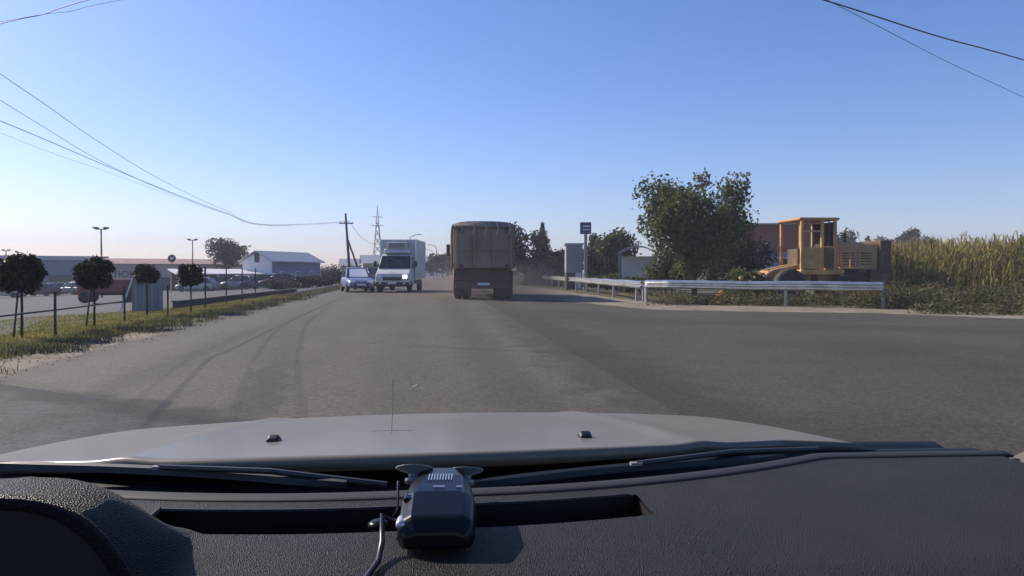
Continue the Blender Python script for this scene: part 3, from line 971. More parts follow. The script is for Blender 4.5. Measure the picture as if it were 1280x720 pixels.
def make_van(loc, rz):
    """front is +Y"""
    e = empty('box_van', loc, rz, 'white refrigerated box van with one headlight lit, oncoming in the road', 'van')
    # cab: hood, sloped windscreen, roof
    prof = [(2.55, .42), (2.62, .55), (2.60, .95), (2.50, 1.10), (1.85, 1.38), (1.15, 2.18), (0.75, 2.30), (0.55, 2.30), (0.55, .42)]
    MB().prism(prof, -1.0, 1.0, lambda y, z: 0.10 * max(0, (z - 1.3)) + 0.06 * max(0, y - 2.4)).build('cab', m_white, e, bevel=.06)
    # windscreen slightly proud
    a, b_ = (1.83, 1.41), (1.19, 2.14)
    nx_, nz_ = 0.03, 0.03
    MB().add([(-.93, a[0] + nx_, a[1] + nz_), (.93, a[0] + nx_, a[1] + nz_), (.85, b_[0] + nx_, b_[1] + nz_), (-.85, b_[0] + nx_, b_[1] + nz_),
              (-.93, a[0] - .03, a[1] - .03), (.93, a[0] - .03, a[1] - .03), (.85, b_[0] - .03, b_[1] - .03), (-.85, b_[0] - .03, b_[1] - .03)],
             [(0, 1, 2, 3), (7, 6, 5, 4), (0, 4, 5, 1), (1, 5, 6, 2), (2, 6, 7, 3), (3, 7, 4, 0)]).build('windscreen', m_glass, e)
    for s in (-1, 1):
        MB().add([(s * 1.008, 1.7, 1.42), (s * 1.008, .7, 1.42), (s * .925, .72, 2.12), (s * .925, 1.16, 2.1), (s * .98, 1.7, 1.42), (s * .98, .7, 1.42), (s * .9, .72, 2.12), (s * .9, 1.16, 2.1)],
                 [(0, 1, 2, 3), (4, 5, 6, 7), (0, 4, 5, 1), (1, 5, 6, 2), (2, 6, 7, 3), (3, 7, 4, 0)]).build('side_window', m_glass, e)
        B('headlight', m_lit if s < 0 else m_chrome, e, s * .74 - .13, s * .74 + .13, 2.50, 2.625, .82, 1.02, bevel=.04)
        mo = B('mirror', m_blackp, e, s * 1.2 - .1, s * 1.2 + .1, 1.5, 1.6, 1.5, 1.85, bevel=.04)
        MB().tube([(s * 1.0, 1.5, 1.55), (s * 1.15, 1.53, 1.6)], .025, 6).build('mirror_arm', m_blackp, mo)
        wheel(e, s * .88, 1.75, .36, .36, .24)
        wheel(e, s * .88, -2.1, .36, .36, .26)
        B('fog_light', m_chrome, e, s * .7 - .08, s * .7 + .08, 2.60, 2.66, .50, .58, bevel=.02)
    B('bumper', m_blackp, e, -.98, .98, 2.40, 2.65, .34, .62, bevel=.06)
    B('grille', m_blackp, e, -.55, .55, 2.52, 2.63, .70, .90, bevel=.03)
    B('number_plate', m_plate, e, -.26, .26, 2.645, 2.665, .50, .61)
    B('cargo_box', m_insul, e, -1.06, 1.06, -3.5, .62, .78, 3.18, bevel=.035)
    for s in (-1, 1):
        for y in (-3.47, .60):
            B('corner_trim', m_steel, e, s * 1.065 - .03, s * 1.065 + .03, y - .045, y + .045, .80, 3.16)
        B('roof_trim', m_steel, e, s * 1.065 - .03, s * 1.065 + .03, -3.42, .55, 3.11, 3.195)
    # spoiler bulge over the cab and the cooling unit on it
    MB().prism([(.62, 2.32), (1.05, 2.34), (.95, 2.55), (.66, 2.72)], -.80, .80).build('roof_deflector', m_white, e, bevel=.05)
    fu = B('cooling_unit', m_insul, e, -.62, .62, .63, .98, 2.60, 2.99, bevel=.06)
    for i in range(5):
        B('louvre', m_blackp, fu, -.46, .46, .975, .992, 2.68 + i * .055, 2.705 + i * .055)
    B('chassis', m_chas, e, -.45, .45, -3.3, 1.6, .42, .72)
    B('side_guard', m_chas, e, -1.0, -.95, -1.5, .4, .5, .7)
    B('side_guard', m_chas, e, .95, 1.0, -1.5, .4, .5, .7)
    return e


p = on_ground(500, 44.5, 0.004)
make_van(p, math.pi + R(-8))


def make_truck(loc, rz):
    """rear faces -Y"""
    e = empty('dump_truck', loc, rz, 'dusty brown dump truck with a tarpaulin covered body driving ahead', 'truck')
    B('chassis', m_chas, e, -.45, .45, -3.4, 4.2, .75, 1.05)
    # dump body: box with ribs and tailgate
    bed = MB().prism([(-3.5, 1.28), (2.2, 1.28), (2.3, 3.1), (-3.62, 3.1)], -1.26, 1.26).build('dump_body', m_bed, e, bevel=.03)
    for s in (-1, 1):
        for k in range(6):
            y = -3.2 + k * 1.0
            B('side_rib', m_bed, bed, s * 1.30 - .05, s * 1.30 + .05, y - .06, y + .06, 1.30, 3.05)
        B('top_rail', m_bed, bed, s * 1.28 - .06, s * 1.28 + .06, -3.55, 2.2, 3.0, 3.12)
    tg = B('tailgate', m_bed, e, -1.18, 1.18, -3.69, -3.60, 1.32, 2.92, bevel=.02)
    for x in (-1.12, -.4, .4, 1.12):
        B('tailgate_rib', m_bed, tg, x - .05, x + .05, -3.75, -3.688, 1.34, 2.90)
    B('tailgate_rib', m_bed, tg, -1.16, 1.16, -3.745, -3.687, 2.05, 2.14)
    # tarpaulin: arched cover over the load with hoops and an overhanging hem
    secs = []
    for i in range(13):
        y = -3.70 + i * 0.5
        sag = 0.03 * math.sin(i * 2.1)
        arc = [(-1.33, y, 3.0 + 0.03 * math.sin(i * 1.3))]
        for j in range(9):
            u = -1 + j / 4
            arc.append((1.33 * u, y, 3.12 + (0.15 + sag) * (1 - u ** 4)))
        arc.append((1.33, y, 3.0 + 0.03 * math.sin(i * 1.9)))
        secs.append(arc)
    MB().loft(secs).build('tarpaulin', m_tarp, e, smooth=True)
    for k in range(5):
        x = -1.0 + k * .5
        MB().tube([(x, -3.72, 3.24), (x + .1, -3.79, 2.95), (x, -3.78, 2.72)], .012, 5).build('tie_rope', m_pale, e)
    for x in (-.95, .95):
        B('tailgate_hinge', m_chas, tg, x - .07, x + .07, -3.78, -3.70, 2.78, 3.02, bevel=.02)
        B('tailgate_latch', m_chas, tg, x - .06, x + .06, -3.79, -3.70, 1.30, 1.48, bevel=.02)
    # underrun, lights, mud flaps, wheels
    B('rear_bumper', m_chas, e, -1.2, 1.2, -3.5, -3.38, .45, .72, bevel=.02)
    B('rear_panel', m_chas, e, -1.15, 1.15, -3.36, -3.33, .5, 1.28)
    for s in (-1, 1):
        B('tail_light', m_redlamp, e, s * 1.0 - .16, s * 1.0 + .16, -3.54, -3.49, .80, .90, bevel=.02)
        B('mud_flap', m_tyre, e, s * .88 - .36, s * .88 + .36, -3.32, -3.29, .12, 1.2)
        for y in (-2.6, -1.25):
            wheel(e, s * 1.06, y, .51, .51, .30)
            wheel(e, s * .72, y, .51, .51, .30)
        wheel(e, s * 1.06, 3.4, .51, .51, .30)
        B('fuel_tank' if s > 0 else 'battery_box', m_chas, e, s * .85 - .3, s * .85 + .3, .6, 1.8, .55, 1.05, bevel=.08)
        B('side_marker', m_redlamp, e, s * 1.27 - .03, s * 1.27 + .03, -3.74, -3.69, 1.4, 1.5)
    B('number_plate', m_plate, e, -.26, .26, -3.52, -3.50, .60, .70)
    MB().prism([(2.5, .7), (4.5, .7), (4.55, 1.9), (4.35, 2.95), (2.5, 3.0)], -1.22, 1.22, lambda y, z: .04 * max(0, z - 1.9)).build('cab', M('faded_orange_cab', (0.25, 0.12, 0.05), 0.6, dirt=(0.18, 0.15, 0.11), dirt_amt=.7), e, bevel=.08)
    for s in (-1, 1):
        mo = B('mirror', m_blackp, e, s * 1.45 - .1, s * 1.45 + .1, 4.3, 4.38, 2.0, 2.6, bevel=.03)
        MB().tube([(s * 1.2, 4.3, 2.5), (s * 1.42, 4.34, 2.5)], .025, 6).build('mirror_arm', m_blackp, mo)
    return e


pt_ = on_ground(603, 32.2, 0.004)
make_truck(Vector((pt_.x + .12, pt_.y + 3.2, 0.004)), R(-1.5)).scale = (1.05, 1.05, 1.05)


# yellow loader seen from its side
def make_loader(loc, rz):
    """nose (engine) towards +X"""
    e = empty('wheel_loader', loc, rz, 'old yellow wheel loader with open framed cab parked behind the guardrail', 'loader')
    for x, y in ((-1.35, -.95), (-1.35, .95), (1.35, -.95), (1.35, .95)):
        wh = wheel(e, .95, 0, 0, .68, .5, rim=m_yelr)
        wh.location = (x, y, .68)
        wh.rotation_euler = (0, 0, R(-90) if y < 0 else R(90))
    B('rear_frame', m_yelr, e, .1, 2.5, -.55, .55, .7, 1.15, bevel=.04)
    B('front_frame', m_yelr, e, -2.1, -.15, -.5, .5, .7, 1.3, bevel=.04)
    # cab: platform, four posts, roof, window bars, door
    pl = B('platform', m_yel, e, -.95, 1.0, -1.15, 1.1, 1.12, 1.34, bevel=.04)
    for x in (-.85, .05, .62):
        for y in (-1.0, 1.0):
            B('cab_post', m_yel if x < .6 else m_yelr, e, x - .055, x + .055, y - .055, y + .055, 1.34, 3.48)
    B('cab_roof', m_yelr, e, -1.0, .78, -1.12, 1.12, 3.46, 3.58, bevel=.05)
    lp = B('lower_panel', m_rust, e, .10, .58, -1.02, -.97, 1.4, 2.25)
    B('door', m_yel, e, -.80, -.02, -1.05, -.99, 1.36, 2.3, bevel=.02)
    B('window_bar', m_yelr, e, -.80, .0, -1.03, -.97, 2.95, 3.03)
    B('window_bar', m_yelr, e, .10, .58, -1.03, -.97, 2.28, 2.36)
    B('window_bar', m_dark, e, .33, .37, -1.03, -.98, 2.36, 3.46)
    B('rear_window', m_glass, e, .60, .64, -.94, .94, 2.3, 3.4)
    B('dash_console', m_rust, e, -.8, -.5, -.5, .5, 1.34, 2.25, bevel=.04)
    st = B('seat', m_seat, e, -.1, .4, -.3, .3, 1.34, 1.8, bevel=.06)
    B('backrest', m_seat, st, .3, .45, -.3, .3, 1.8, 2.5, bevel=.06)
    MB().lathe([(.20, -.015), (.225, 0), (.20, .015)], (-.45, 0, 2.3), 'z', 18).build('steering_wheel', m_dark, e)
    # hand rail and ladder frame beside the hood
    MB().tube([(.82, -1.12, 1.3), (.82, -1.12, 2.65), (1.25, -1.12, 2.55), (1.25, -1.12, 1.3)], .035, 8).build('hand_rail', m_yel, e)
    MB().tube([(.82, -1.12, 2.3), (1.25, -1.12, 2.25)], .03, 8).build('hand_rail', m_yel, e)
    for z in (.55, .85, 1.1):
        B('ladder_step', m_yelr, e, .8, 1.28, -1.2, -1.0, z - .025, z + .025)
    MB().tube([(.82, -1.12, .45), (.82, -1.12, 1.3)], .03, 6).build('ladder_side', m_yel, e)
    MB().tube([(1.26, -1.12, .45), (1.26, -1.12, 1.3)], .03, 6).build('ladder_side', m_yel, e)
    # engine hood, dark counterweight and radiator at the end
    hd = MB().prism([(-.68, 1.15), (.68, 1.15), (.68, 2.42), (.5, 2.55), (-.5, 2.55), (-.68, 2.42)], .75, 2.75)
    hd.build('engine_hood', m_yelr, e, bevel=.04)
    for k in range(2):
        pn = B('side_panel', m_yelr, e, 1.0 + k * .82, 1.72 + k * .82, -.72, -.68, 1.35, 2.25, bevel=.015)
        for j in range(5):
            B('louvre', m_rust, pn, 1.1 + k * .82, 1.62 + k * .82, -.735, -.718, 1.55 + j * .12, 1.60 + j * .12)
    B('radiator', m_rust, e, 2.75, 3.25, -.85, .85, .85, 2.62, bevel=.04)
    B('counterweight', m_rust, e, 2.2, 3.2, -1.05, -.74, .7, 1.35, bevel=.05)
    B('fender', m_yelr, e, .85, 2.1, -1.22, -.72, 1.36, 1.44, bevel=.03)
    MB().tube([(1.6, 0, 2.5), (1.6, 0, 3.05), (1.68, 0, 3.2)], .06, 10).build('exhaust', m_rust, e, smooth=True)
    # boom and bucket lying on the ground in front
    for s in (-1, 1):
        MB().tube([(-.7, s * .45, 1.5), (-1.9, s * .45, 1.25), (-2.9, s * .45, .55)], .11, 8).build('boom_arm', m_yelr, e)
    MB().prism([(-1.3, 0), (1.3, 0), (1.3, .05), (-1.3, .05)], -3.9, -2.85).build('bucket_floor', m_yelr, e)
    B('bucket_back', m_yelr, e, -3.0, -2.85, -1.3, 1.3, .05, 1.05, bevel=.03)
    for y in (-1.28, 1.28):
        MB().add([(-3.85, y - .03, .05), (-2.95, y - .03, .05), (-2.95, y - .03, 1.05), (-3.85, y + .03, .05), (-2.95, y + .03, .05), (-2.95, y + .03, 1.05)], [(0, 1, 2), (3, 5, 4), (0, 3, 4, 1), (1, 4, 5, 2), (2, 5, 3, 0)]).build('bucket_cheek', m_yelr, e)
    return e


pl_ = on_ground(1012, 32.0)
make_loader(Vector((pl_.x, pl_.y, -0.02)), R(-3))

# red tipper lorry standing in the lot
p = on_ground(146, 43)
e = empty('parked_lorry', p, R(188), 'dark red tipper lorry standing on the lot behind the lumpy round tree', 'lorry')
B('chassis', m_chas, e, -1.9, 1.9, -.4, .4, .55, .75)
tb = B('tipper_body', m_redt, e, -1.25, 1.5, -1.05, 1.05, .8, 1.75, bevel=.03)
for k in range(5): B('side_rib', m_redt, tb, -1.15 + k * .63, -1.07 + k * .63, -1.1, -1.052, .82, 1.72)
B('cab', m_redt, e, 1.55, 2.4, -1.0, 1.0, .55, 2.1, bevel=.1)
B('cab_window', m_glass, e, 1.7, 2.25, -1.02, -.99, 1.4, 1.9)
for x in (-1.0, 1.9):
    for y in (-.9, .9):
        wh = wheel(e, .9, 0, 0, .42, .28)
        wh.location = (x, y, .42)
        wh.rotation_euler = (0, 0, R(-90) if y < 0 else R(90))

e.scale = (.8, .8, .8)
# parked cars in the lot
P_COL = [('white', (0.40, 0.40, 0.40)), ('silver', (0.20, 0.205, 0.22)), ('dark blue', (0.03, 0.045, 0.10)), ('maroon', (0.12, 0.02, 0.025)), ('black', (0.02, 0.02, 0.022)), ('grey', (0.15, 0.155, 0.165))]
pm = {n: M(n.replace(' ', '_') + '_car_paint', c, 0.3, var=0.05) for n, c in P_COL}
spots = [(4, 76, 95, 'white', 'white car at the lot edge before the grey hall'), (50, 80, 80, 'black', 'black car parked behind the two stemmed round tree'), (92, 82, 60, 'silver', 'silver car between the two stemmed tree and the hall door'),
         (66, 90, 100, 'grey', 'grey car close to the grey hall wall'), (118, 84, 80, 'maroon', 'maroon car just past the lumpy round tree'),
         (246, 74, 85, 'white', 'white car behind the fence posts beside the carport'), (272, 77, 100, 'grey', 'grey car behind the lot fence under the carport edge'), (300, 75, 70, 'silver', 'silver car behind the lot fence before the white gabled house'), (326, 74, 95, 'dark blue', 'dark blue car beside the white gabled house'),
         (350, 72, 80, 'maroon', 'maroon car by the verge hedge before the blue grey house wall')]
for px, D, rot, cn, lab in spots:
    p = on_ground(px, D, 0.0)
    make_car('parked_car', p, R(rot), pm[cn], lab, 'cars parked across the lot', hatch=(int(px) % 2 == 0))

# ------------------------------------------------------------------ buildings at the left
def frame_at(px0, D0, px1, D1):
    a, b_ = on_ground(px0, D0), on_ground(px1, D1)
    d = b_ - a
    L = Vector((d.x, d.y)).length
    return a, b_, L, math.atan2(d.y, d.x)


# big hall: local x along the front wall, y away from the camera
a, b_, L, ang = frame_at(-70, 100, 132, 112)
z0 = min(a.z, b_.z) - 0.3
e = empty('hall', (a.x, a.y, z0), ang, 'large grey blue metal clad hall with a flat grey roof edge', 'building')
hz = zrow(325, 106) - z0
B('wall', m_hall, e, 0, L, 0, 16, 0, hz)
B('roof', m_hroof, e, -.4, L + .4, -.5, 16.4, hz, hz + .65, bevel=.05)
wallo = [o for o in e.children][0]
for k in range(int(L / 1.2)):
    B('cladding_rib', m_hall, wallo, .3 + k * 1.2, .38 + k * 1.2, -.05, -.002, .1, hz - .05)
for x in (L * .30, L * .62):
    d_ = B('roller_door', m_dark, e, x, x + 3.0, -.10, -.055, 0, 3.0)
for x in (L * .46, L * .78, L * .88):
    wn = B('window', m_hwhite, e, x, x + 1.5, -.11, -.055, 1.4, 2.6)
    B('pane', m_glass, wn, x + .08, x + 1.42, -.125, -.112, 1.48, 2.52)

# long beige building with dark lettering and a clay roof
a, b_, L, ang = frame_at(136, 92, 345, 104)
z0 = min(a.z, b_.z) - 0.3
e = empty('beige_building', (a.x, a.y, z0), ang, 'long low beige building with red clay roof and dark lettering on its wall', 'building')
hz = zrow(330, 97) - z0
wl = B('wall', m_beige, e, 0, L, 0, 9, 0, hz)
MB().add([(-.3, -.4, hz), (L + .3, -.4, hz), (L + .3, 9.4, hz), (-.3, 9.4, hz), (-.3, 4.5, hz + .75), (L + .3, 4.5, hz + .75)], [(0, 1, 5, 4), (2, 3, 4, 5), (0, 4, 3), (1, 2, 5), (0, 3, 2, 1)]).build('roof', m_roofr, e)
for k in range(5):
    x = L * (.36 + .13 * k)
    wn = B('window', m_hwhite, e, x, x + 1.3, -.06, .001, 1.2, 2.4)
    B('pane', m_glass, wn, x + .07, x + 1.23, -.075, -.062, 1.27, 2.33)
B('door', m_dark, e, L * .29, L * .29 + 1.1, -.05, .002, 0, 2.2)
cu = bpy.data.curves.new('lettering', 'FONT')
cu.body = 'TION'
cu.size = 1.15
cu.extrude = 0.03
fo = bpy.data.objects.new('lettering_source', cu)
COL.objects.link(fo)
bpy.context.view_layer.update()
me = bpy.data.meshes.new_from_object(fo.evaluated_get(bpy.context.evaluated_depsgraph_get()))
bpy.data.objects.remove(fo)
me.materials.clear()
me.materials.append(m_dark)
lt = link('lettering', me, e)
lt.rotation_euler = (R(90), 0, 0)
lt.location = (L * .018, -.05, hz - 1.75)

# carport in front of it
a, b_, L, ang = frame_at(222, 78, 342, 84)
z0 = min(a.z, b_.z)
e = empty('carport', (a.x, a.y, z0), ang, 'open carport with pale sheet roof and thin posts in the lot', 'carport')
hz = zrow(342, 80) - z0
MB().add([(-.2, -.3, hz - .12), (L + .2, -.3, hz - .12), (L + .2, 4.5, hz + .42), (-.2, 4.5, hz + .42), (-.2, -.3, hz), (L + .2, -.3, hz), (L + .2, 4.5, hz + .54), (-.2, 4.5, hz + .54)], [(0, 1, 2, 3), (4, 5, 6, 7), (0, 1, 5, 4), (1, 2, 6, 5), (2, 3, 7, 6), (3, 0, 4, 7)]).build('roof', m_pale, e)
for k in range(6):
    x = .1 + (L - .2) * k / 5
    B('post', m_post, e, x - .06, x + .06, -.1, .02, -.3, hz - .09)
    B('post', m_post, e, x - .06, x + .06, 4.2, 4.32, -.3, hz + .34)
B('back_panel', M('plum_panel', (0.10, 0.07, 0.085), .8), e, .2, L - .2, 4.33, 4.4, 0, hz + .3)

# white gabled house with blue grey long wall
a, b_, L, ang = frame_at(340, 84, 400, 93)
z0 = min(a.z, b_.z) - 0.2
e = empty('gabled_house', (a.x, a.y, z0), ang, 'white gabled house with blue grey long wall and grey roof', 'building')
he, hr = zrow(325, 80) - z0, zrow(314, 83) - z0
W = 4.2
MB().prism([(0, 0), (W, 0), (W, he), (W / 2, hr - .1), (0, he)], 0, L).build('wall', m_hwhite, e)
B('long_wall', m_hblue, e, .02, L - .02, -.06, -.003, .02, he - .02)
MB().add([(-.4, -.5, he - .18), (L + .4, -.5, he - .18), (L + .4, W / 2, hr), (-.4, W / 2, hr), (-.4, W + .5, he - .18), (L + .4, W + .5, he - .18),
          (-.4, -.5, he - .06), (L + .4, -.5, he - .06), (L + .4, W / 2, hr + .12), (-.4, W / 2, hr + .12), (-.4, W + .5, he - .06), (L + .4, W + .5, he - .06)],
         [(0, 1, 2, 3), (3, 2, 5, 4), (6, 7, 8, 9), (9, 8, 11, 10), (0, 1, 7, 6), (4, 5, 11, 10), (0, 3, 9, 6), (3, 4, 10, 9), (1, 2, 8, 7), (2, 5, 11, 8)]).build('roof', m_hroof, e)
wn = B('window', m_dark, e, -.05, -.002, W * .42, W * .58, he - .2, he + .9)
for k in range(3):
    x = L * (.15 + .3 * k)
    wn = B('window', m_hwhite, e, x, x + .8, -.10, -.062, 1.0, 2.0)
    B('pane', m_glass, wn, x + .06, x + .74, -.115, -.102, 1.06, 1.94)

# far pale houses down the road
for px, D, wd, h, lab in [(540, 190, 6, 4.5, 'tiny pale house down the road past the van'), (560, 210, 7, 4.0, 'tiny whitish house down the road beside the dump truck'), (448, 150, 7, 4.2, 'hazy grey shed behind the power pole'), (466, 120, 3.2, 4.0, 'narrow pale shed just behind the van')]:
    p = on_ground(px, D)
    e = empty('far_house', p, R(8), lab, 'building', 'small buildings far down the road')
    MB().prism([(0, 0), (6, 0), (6, h * .7), (3, h), (0, h * .7)], -wd / 2, wd / 2).build('wall', m_hwhite if px > 470 else m_beige, e)
    MB().add([(-wd / 2 - .3, -.4, h * .66), (wd / 2 + .3, -.4, h * .66), (wd / 2 + .3, 3, h + .1), (-wd / 2 - .3, 3, h + .1), (-wd / 2 - .3, 6.4, h * .66), (wd / 2 + .3, 6.4, h * .66)], [(0, 1, 2, 3), (3, 2, 5, 4)]).build('roof', m_hroof, e)
    B('door', m_dark, e, -.5, .5, -.08, -.002, 0, 2.1)

# red clad shed behind the large tree
p = on_ground(972, 56)
e = empty('red_shed', p, R(-18), 'long shed with faded red upper cladding beside the yellow loader', 'building')
hz = zrow(279, 56)
B('wall', m_cab, e, -3.2, 3.0, 0, 6, -.1, hz * .55)
B('upper_wall', m_redw, e, -3.2, 3.0, -.04, 6.04, hz * .55, hz - .12)
B('roof', m_hroof, e, -3.4, 3.2, -.3, 6.3, hz - .12, hz, bevel=.02)
for x in (-2.3, .2, 1.8):
    wn = B('window', m_hwhite, e, x, x + .9, -.06, -.003, 1.2, 2.3)
    B('pane', m_glass, wn, x + .06, x + .84, -.075, -.062, 1.26, 2.24)

# bus shelter with pale curved roof
p = on_ground(797, 43)
e = empty('bus_shelter', p, R(-20), 'small bus shelter with pale curved roof between the bushes', 'shelter')
hz = zrow(318, 43)
secs = []
for i in range(9):
    u = -1 + i / 4
    zz = hz + .45 * (1 - u * u)
    secs.append([(u * 1.15, -.8, zz), (u * 1.15, .9, zz), (u * 1.15, .9, zz + .06), (u * 1.15, -.8, zz + .06)])
MB().loft(secs).build('roof', M('pale_blue_sheet', (0.45, 0.50, 0.58), .4, var=.1), e)
for x in (-1.05, 1.05):
    for y in (-.7, .8): B('post', m_post, e, x - .04, x + .04, y - .04, y + .04, -.05, hz + .08)
B('back_panel', m_hwhite, e, -1.0, 1.0, .74, .78, .3, hz - .1)
B('bench', m_wood, e, -.9, .9, .35, .7, .42, .48)

# sign totem and kiosk
p = on_ground(732, 46)
e = empty('roadside_sign', p, R(-8), 'violet blue box sign on a tall grey post beside the guardrail', 'sign')
zt, zb = zrow(278, 46), zrow(292.5, 46)
B('post', m_post, e, -.10, .10, -.08, .08, -.05, zb + .03)
sb = B('sign_box', m_sign, e, -.36, .34, -.16, .16, zb, zt, bevel=.02)
B('printed_line', m_print, sb, -.20, .24, -.175, -.162, zb + .44, zb + .54)
B('printed_line', m_print, sb, -.22, .22, -.175, -.162, zb + .22, zb + .30)
p = on_ground(718, 50)
e = empty('kiosk', p, R(-6), 'grey roadside kiosk with a white door behind the sign post', 'kiosk')
hz = zrow(305, 50)
B('wall', m_cab, e, -.62, .5, -.5, .7, 1.15, hz - .08)
B('plinth', m_dark, e, -.60, .48, -.48, .68, -.05, 1.15)
B('roof', m_hroof, e, -.72, .60, -.6, .8, hz - .08, hz + .04)
B('door', m_hwhite, e, .02, .42, -.53, -.482, .05, 1.14)

# ------------------------------------------------------------------ fence, propped bar and board at the left
FP = [(-6.95, 9.8), (-7.0, 12.2), (-7.13, 14.84), (-7.3, 17.0), (-7.5, 19.0), (-7.25, 21.3), (-7.4, 25.3), (-7.6, 28.6), (-7.7, 31.4), (-7.8, 34.2)]
o0 = Vector((*FP[0], terr(FP[0][0])))
e = empty('fence', o0, label='low dark post and rail fence along the lawn behind the round trees', cat='fence')
for i, p in enumerate(FP):
    h = .86 if i < 6 else 1.4
    if i in (1, 3): continue
    pos = Vector((p[0], p[1], terr(p[0]))) - o0
    MB().tube([pos + Vector((0, 0, -.1)), pos + Vector((0.01, 0, h))], .024, 6).build('post', m_dark, e)
for i in range(len(FP) - 1):
    a = Vector((*FP[i], terr(FP[i][0]) + .50)) - o0
    b_ = Vector((*FP[i + 1], terr(FP[i + 1][0]) + .50)) - o0
    if i < 4: MB().tube([a, b_], .017, 6).build('rail', m_dark, e)
    if i >= 5:
        MB().tube([a + Vector((0, 0, .5)), b_ + Vector((0, 0, .5))], .008, 5).build('rail', m_dark, e)
# kerb wall behind the lawn
p0, p1_ = Vector((-9.0, 27.2, terr(-9.0))), Vector((-8.1, 46, terr(-8.1)))
e = empty('low_wall', p0, math.atan2((p1_ - p0).y, (p1_ - p0).x), 'low concrete edging wall between the lawn and the lot', 'wall')
B('edging', m_lot, e, 0, (p1_ - p0).length, -.1, .1, -.15, .22, bevel=.02)
B('coping', m_lot, e, 0, (p1_ - p0).length, -.14, .14, .22, .28, bevel=.01)
# grey sheet board leaning with a white bar
p = on_ground(183, 24.6)
e = empty('propped_board', p, R(14), 'grey sheet metal board propped upright by a slanting white bar', 'board')
bd = B('sheet', M('grey_sheet', (0.20, 0.21, 0.225), .55, var=.08), e, -.45, .5, -.03, .0, .02, 1.15)
for k in range(4): B('sheet_rib', m_post, bd, -.35 + k * .25, -.31 + k * .25, -.045, -.031, .05, 1.12)
for x in (-.42, .47): B('leg', m_post, e, x - .025, x + .025, .0, .05, -.05, 1.18)
MB().tube([(-.72, -.75, 0.0), (-.42, -.06, 1.12)], .03, 6).build('prop_bar', m_pale, e)
# round sign over the roofs
p = on_ground(215, 88)
e = empty('round_sign', p, 0, 'dark round disc sign on a pole over the beige roof', 'sign')
zc = zrow(323, 88) - p.z
MB().tube([(0, 0, -.05), (0, 0, zc - .3)], .06, 8).build('post', m_post, e)
dd = MB().lathe([(.45, -.05), (.48, 0), (.45, .05)], (0, 0, zc), 'y', 24).build('disc', m_dark, e)
MB().lathe([(.2, -.075), (.2, -.052)], (0, 0, zc), 'y', 20).build('disc_centre', m_print, dd)


# ------------------------------------------------------------------ lamp posts, poles, pylon, wires
def lamp(px, D, py, label):
    b_ = on_ground(px, D)
    e = empty('lot_lamp', b_, label=label, cat='lamp post', group='floodlight posts in the lot')
    h = zrow(py, D) - b_.z
    MB().tube([(0, 0, -.05), (0, 0, h)], .09, 8, .06).build('post', m_dark, e, smooth=True)
    B('cross_arm', m_dark, e, -.45, .45, -.04, .04, h - .08, h + .0)
    for s in (-1, 1):
        B('floodlight', m_dark, e, s * .42 - .18, s * .42 + .18, -.2, .2, h + .0, h + .14, bevel=.03)


lamp(127, 62, 286, 'tall dark floodlight post behind the lumpy round tree')
lamp(241, 88, 300, 'slim floodlight post above the carport roof')
lamp(309, 108, 308, 'thin distant floodlight post beside the rounded lot tree')
lamp(8, 105, 313, 'short looking floodlight post over the grey hall roof')


def street_lamp(px, D, py, label, rz=0):
    b_ = on_ground(px, D)
    e = empty('street_lamp', b_, rz, label, 'street lamp', 'street lamps down the road')
    h = zrow(py, D) - b_.z
    MB().tube([(0, 0, -.05), (0, 0, h * .85), (-.2, 0, h * .95), (-1.2, 0, h)], .09, 8, .05).build('post', m_post, e, smooth=True)
    B('lamp_head', m_post, e, -1.75, -1.15, -.13, .13, h - .06, h + .06, bevel=.03)


street_lamp(512, 110, 293, 'grey street lamp whose arm shows over the van roof', math.pi)
street_lamp(546, 140, 306, 'slim grey street lamp past the van, nearer of the pair')
street_lamp(541, 190, 312, 'slim grey street lamp past the van, farther of the pair')

# wooden power pole with brace
def power_pole(b_, h, label, lean=0.0, brace=True):
    e = empty('power_pole', b_, label=label, cat='power pole', group='wooden power poles along the road')
    MB().tube([(0, 0, -.1), (lean * .5, 0, h * .5), (lean, 0, h)], .16, 10, .10).build('post', m_wood, e, smooth=True)
    ca = B('cross_arm', m_wood, e, lean * .85 - .7, lean * .85 + .7, -.05, .05, h * .86 - .05, h * .86 + .05)
    for x in (-.6, -.2, .2, .6):
        MB().lathe([(.03, 0), (.05, .05), (.03, .1), (.05, .14), (.02, .18)], (lean * .85 + x, 0, h * .86 + .05), 'z', 8).build('insulator', m_chrome, ca)
    if brace: MB().tube([(1.3, 0, -.1), (lean * .7 + .1, 0, h * .62)], .11, 8, .08).build('brace', m_wood, e, smooth=True)
    return e


PP = on_ground(438, 72)
PH = zrow(267, 72) - PP.z
power_pole(PP, PH, 'leaning braced wooden power pole behind the pale blue car', lean=-.45)
PB = Vector((-8.3, -14.0, terr(-8.3)))
power_pole(PB, 13.0, 'wooden power pole near the driveway', brace=False)


def wire(name, pts, r, label, group):
    P = [Vector(p) for p in pts]
    # Catmull-Rom
    out = []
    for i in range(len(P) - 1):
        p0, p1, p2, p3 = P[max(0, i - 1)], P[i], P[i + 1], P[min(len(P) - 1, i + 2)]
        for k in range(6):
            t = k / 6
            out.append(0.5 * ((2 * p1) + (p2 - p0) * t + (2 * p0 - 5 * p1 + 4 * p2 - p3) * t * t + (3 * p1 - p0 - 3 * p2 + p3) * t ** 3))
    out.append(P[-1])
    o0 = out[0].copy()
    o = MB().tube([p - o0 for p in out], r, 5).build(name, m_wire, None, loc=o0, smooth=True)
    tag(o, label, 'wire', group)


def onX(px, py, X):
    d = ray(px, py)
    return Vector((0, 0, CH)) + d * (X / d.x)


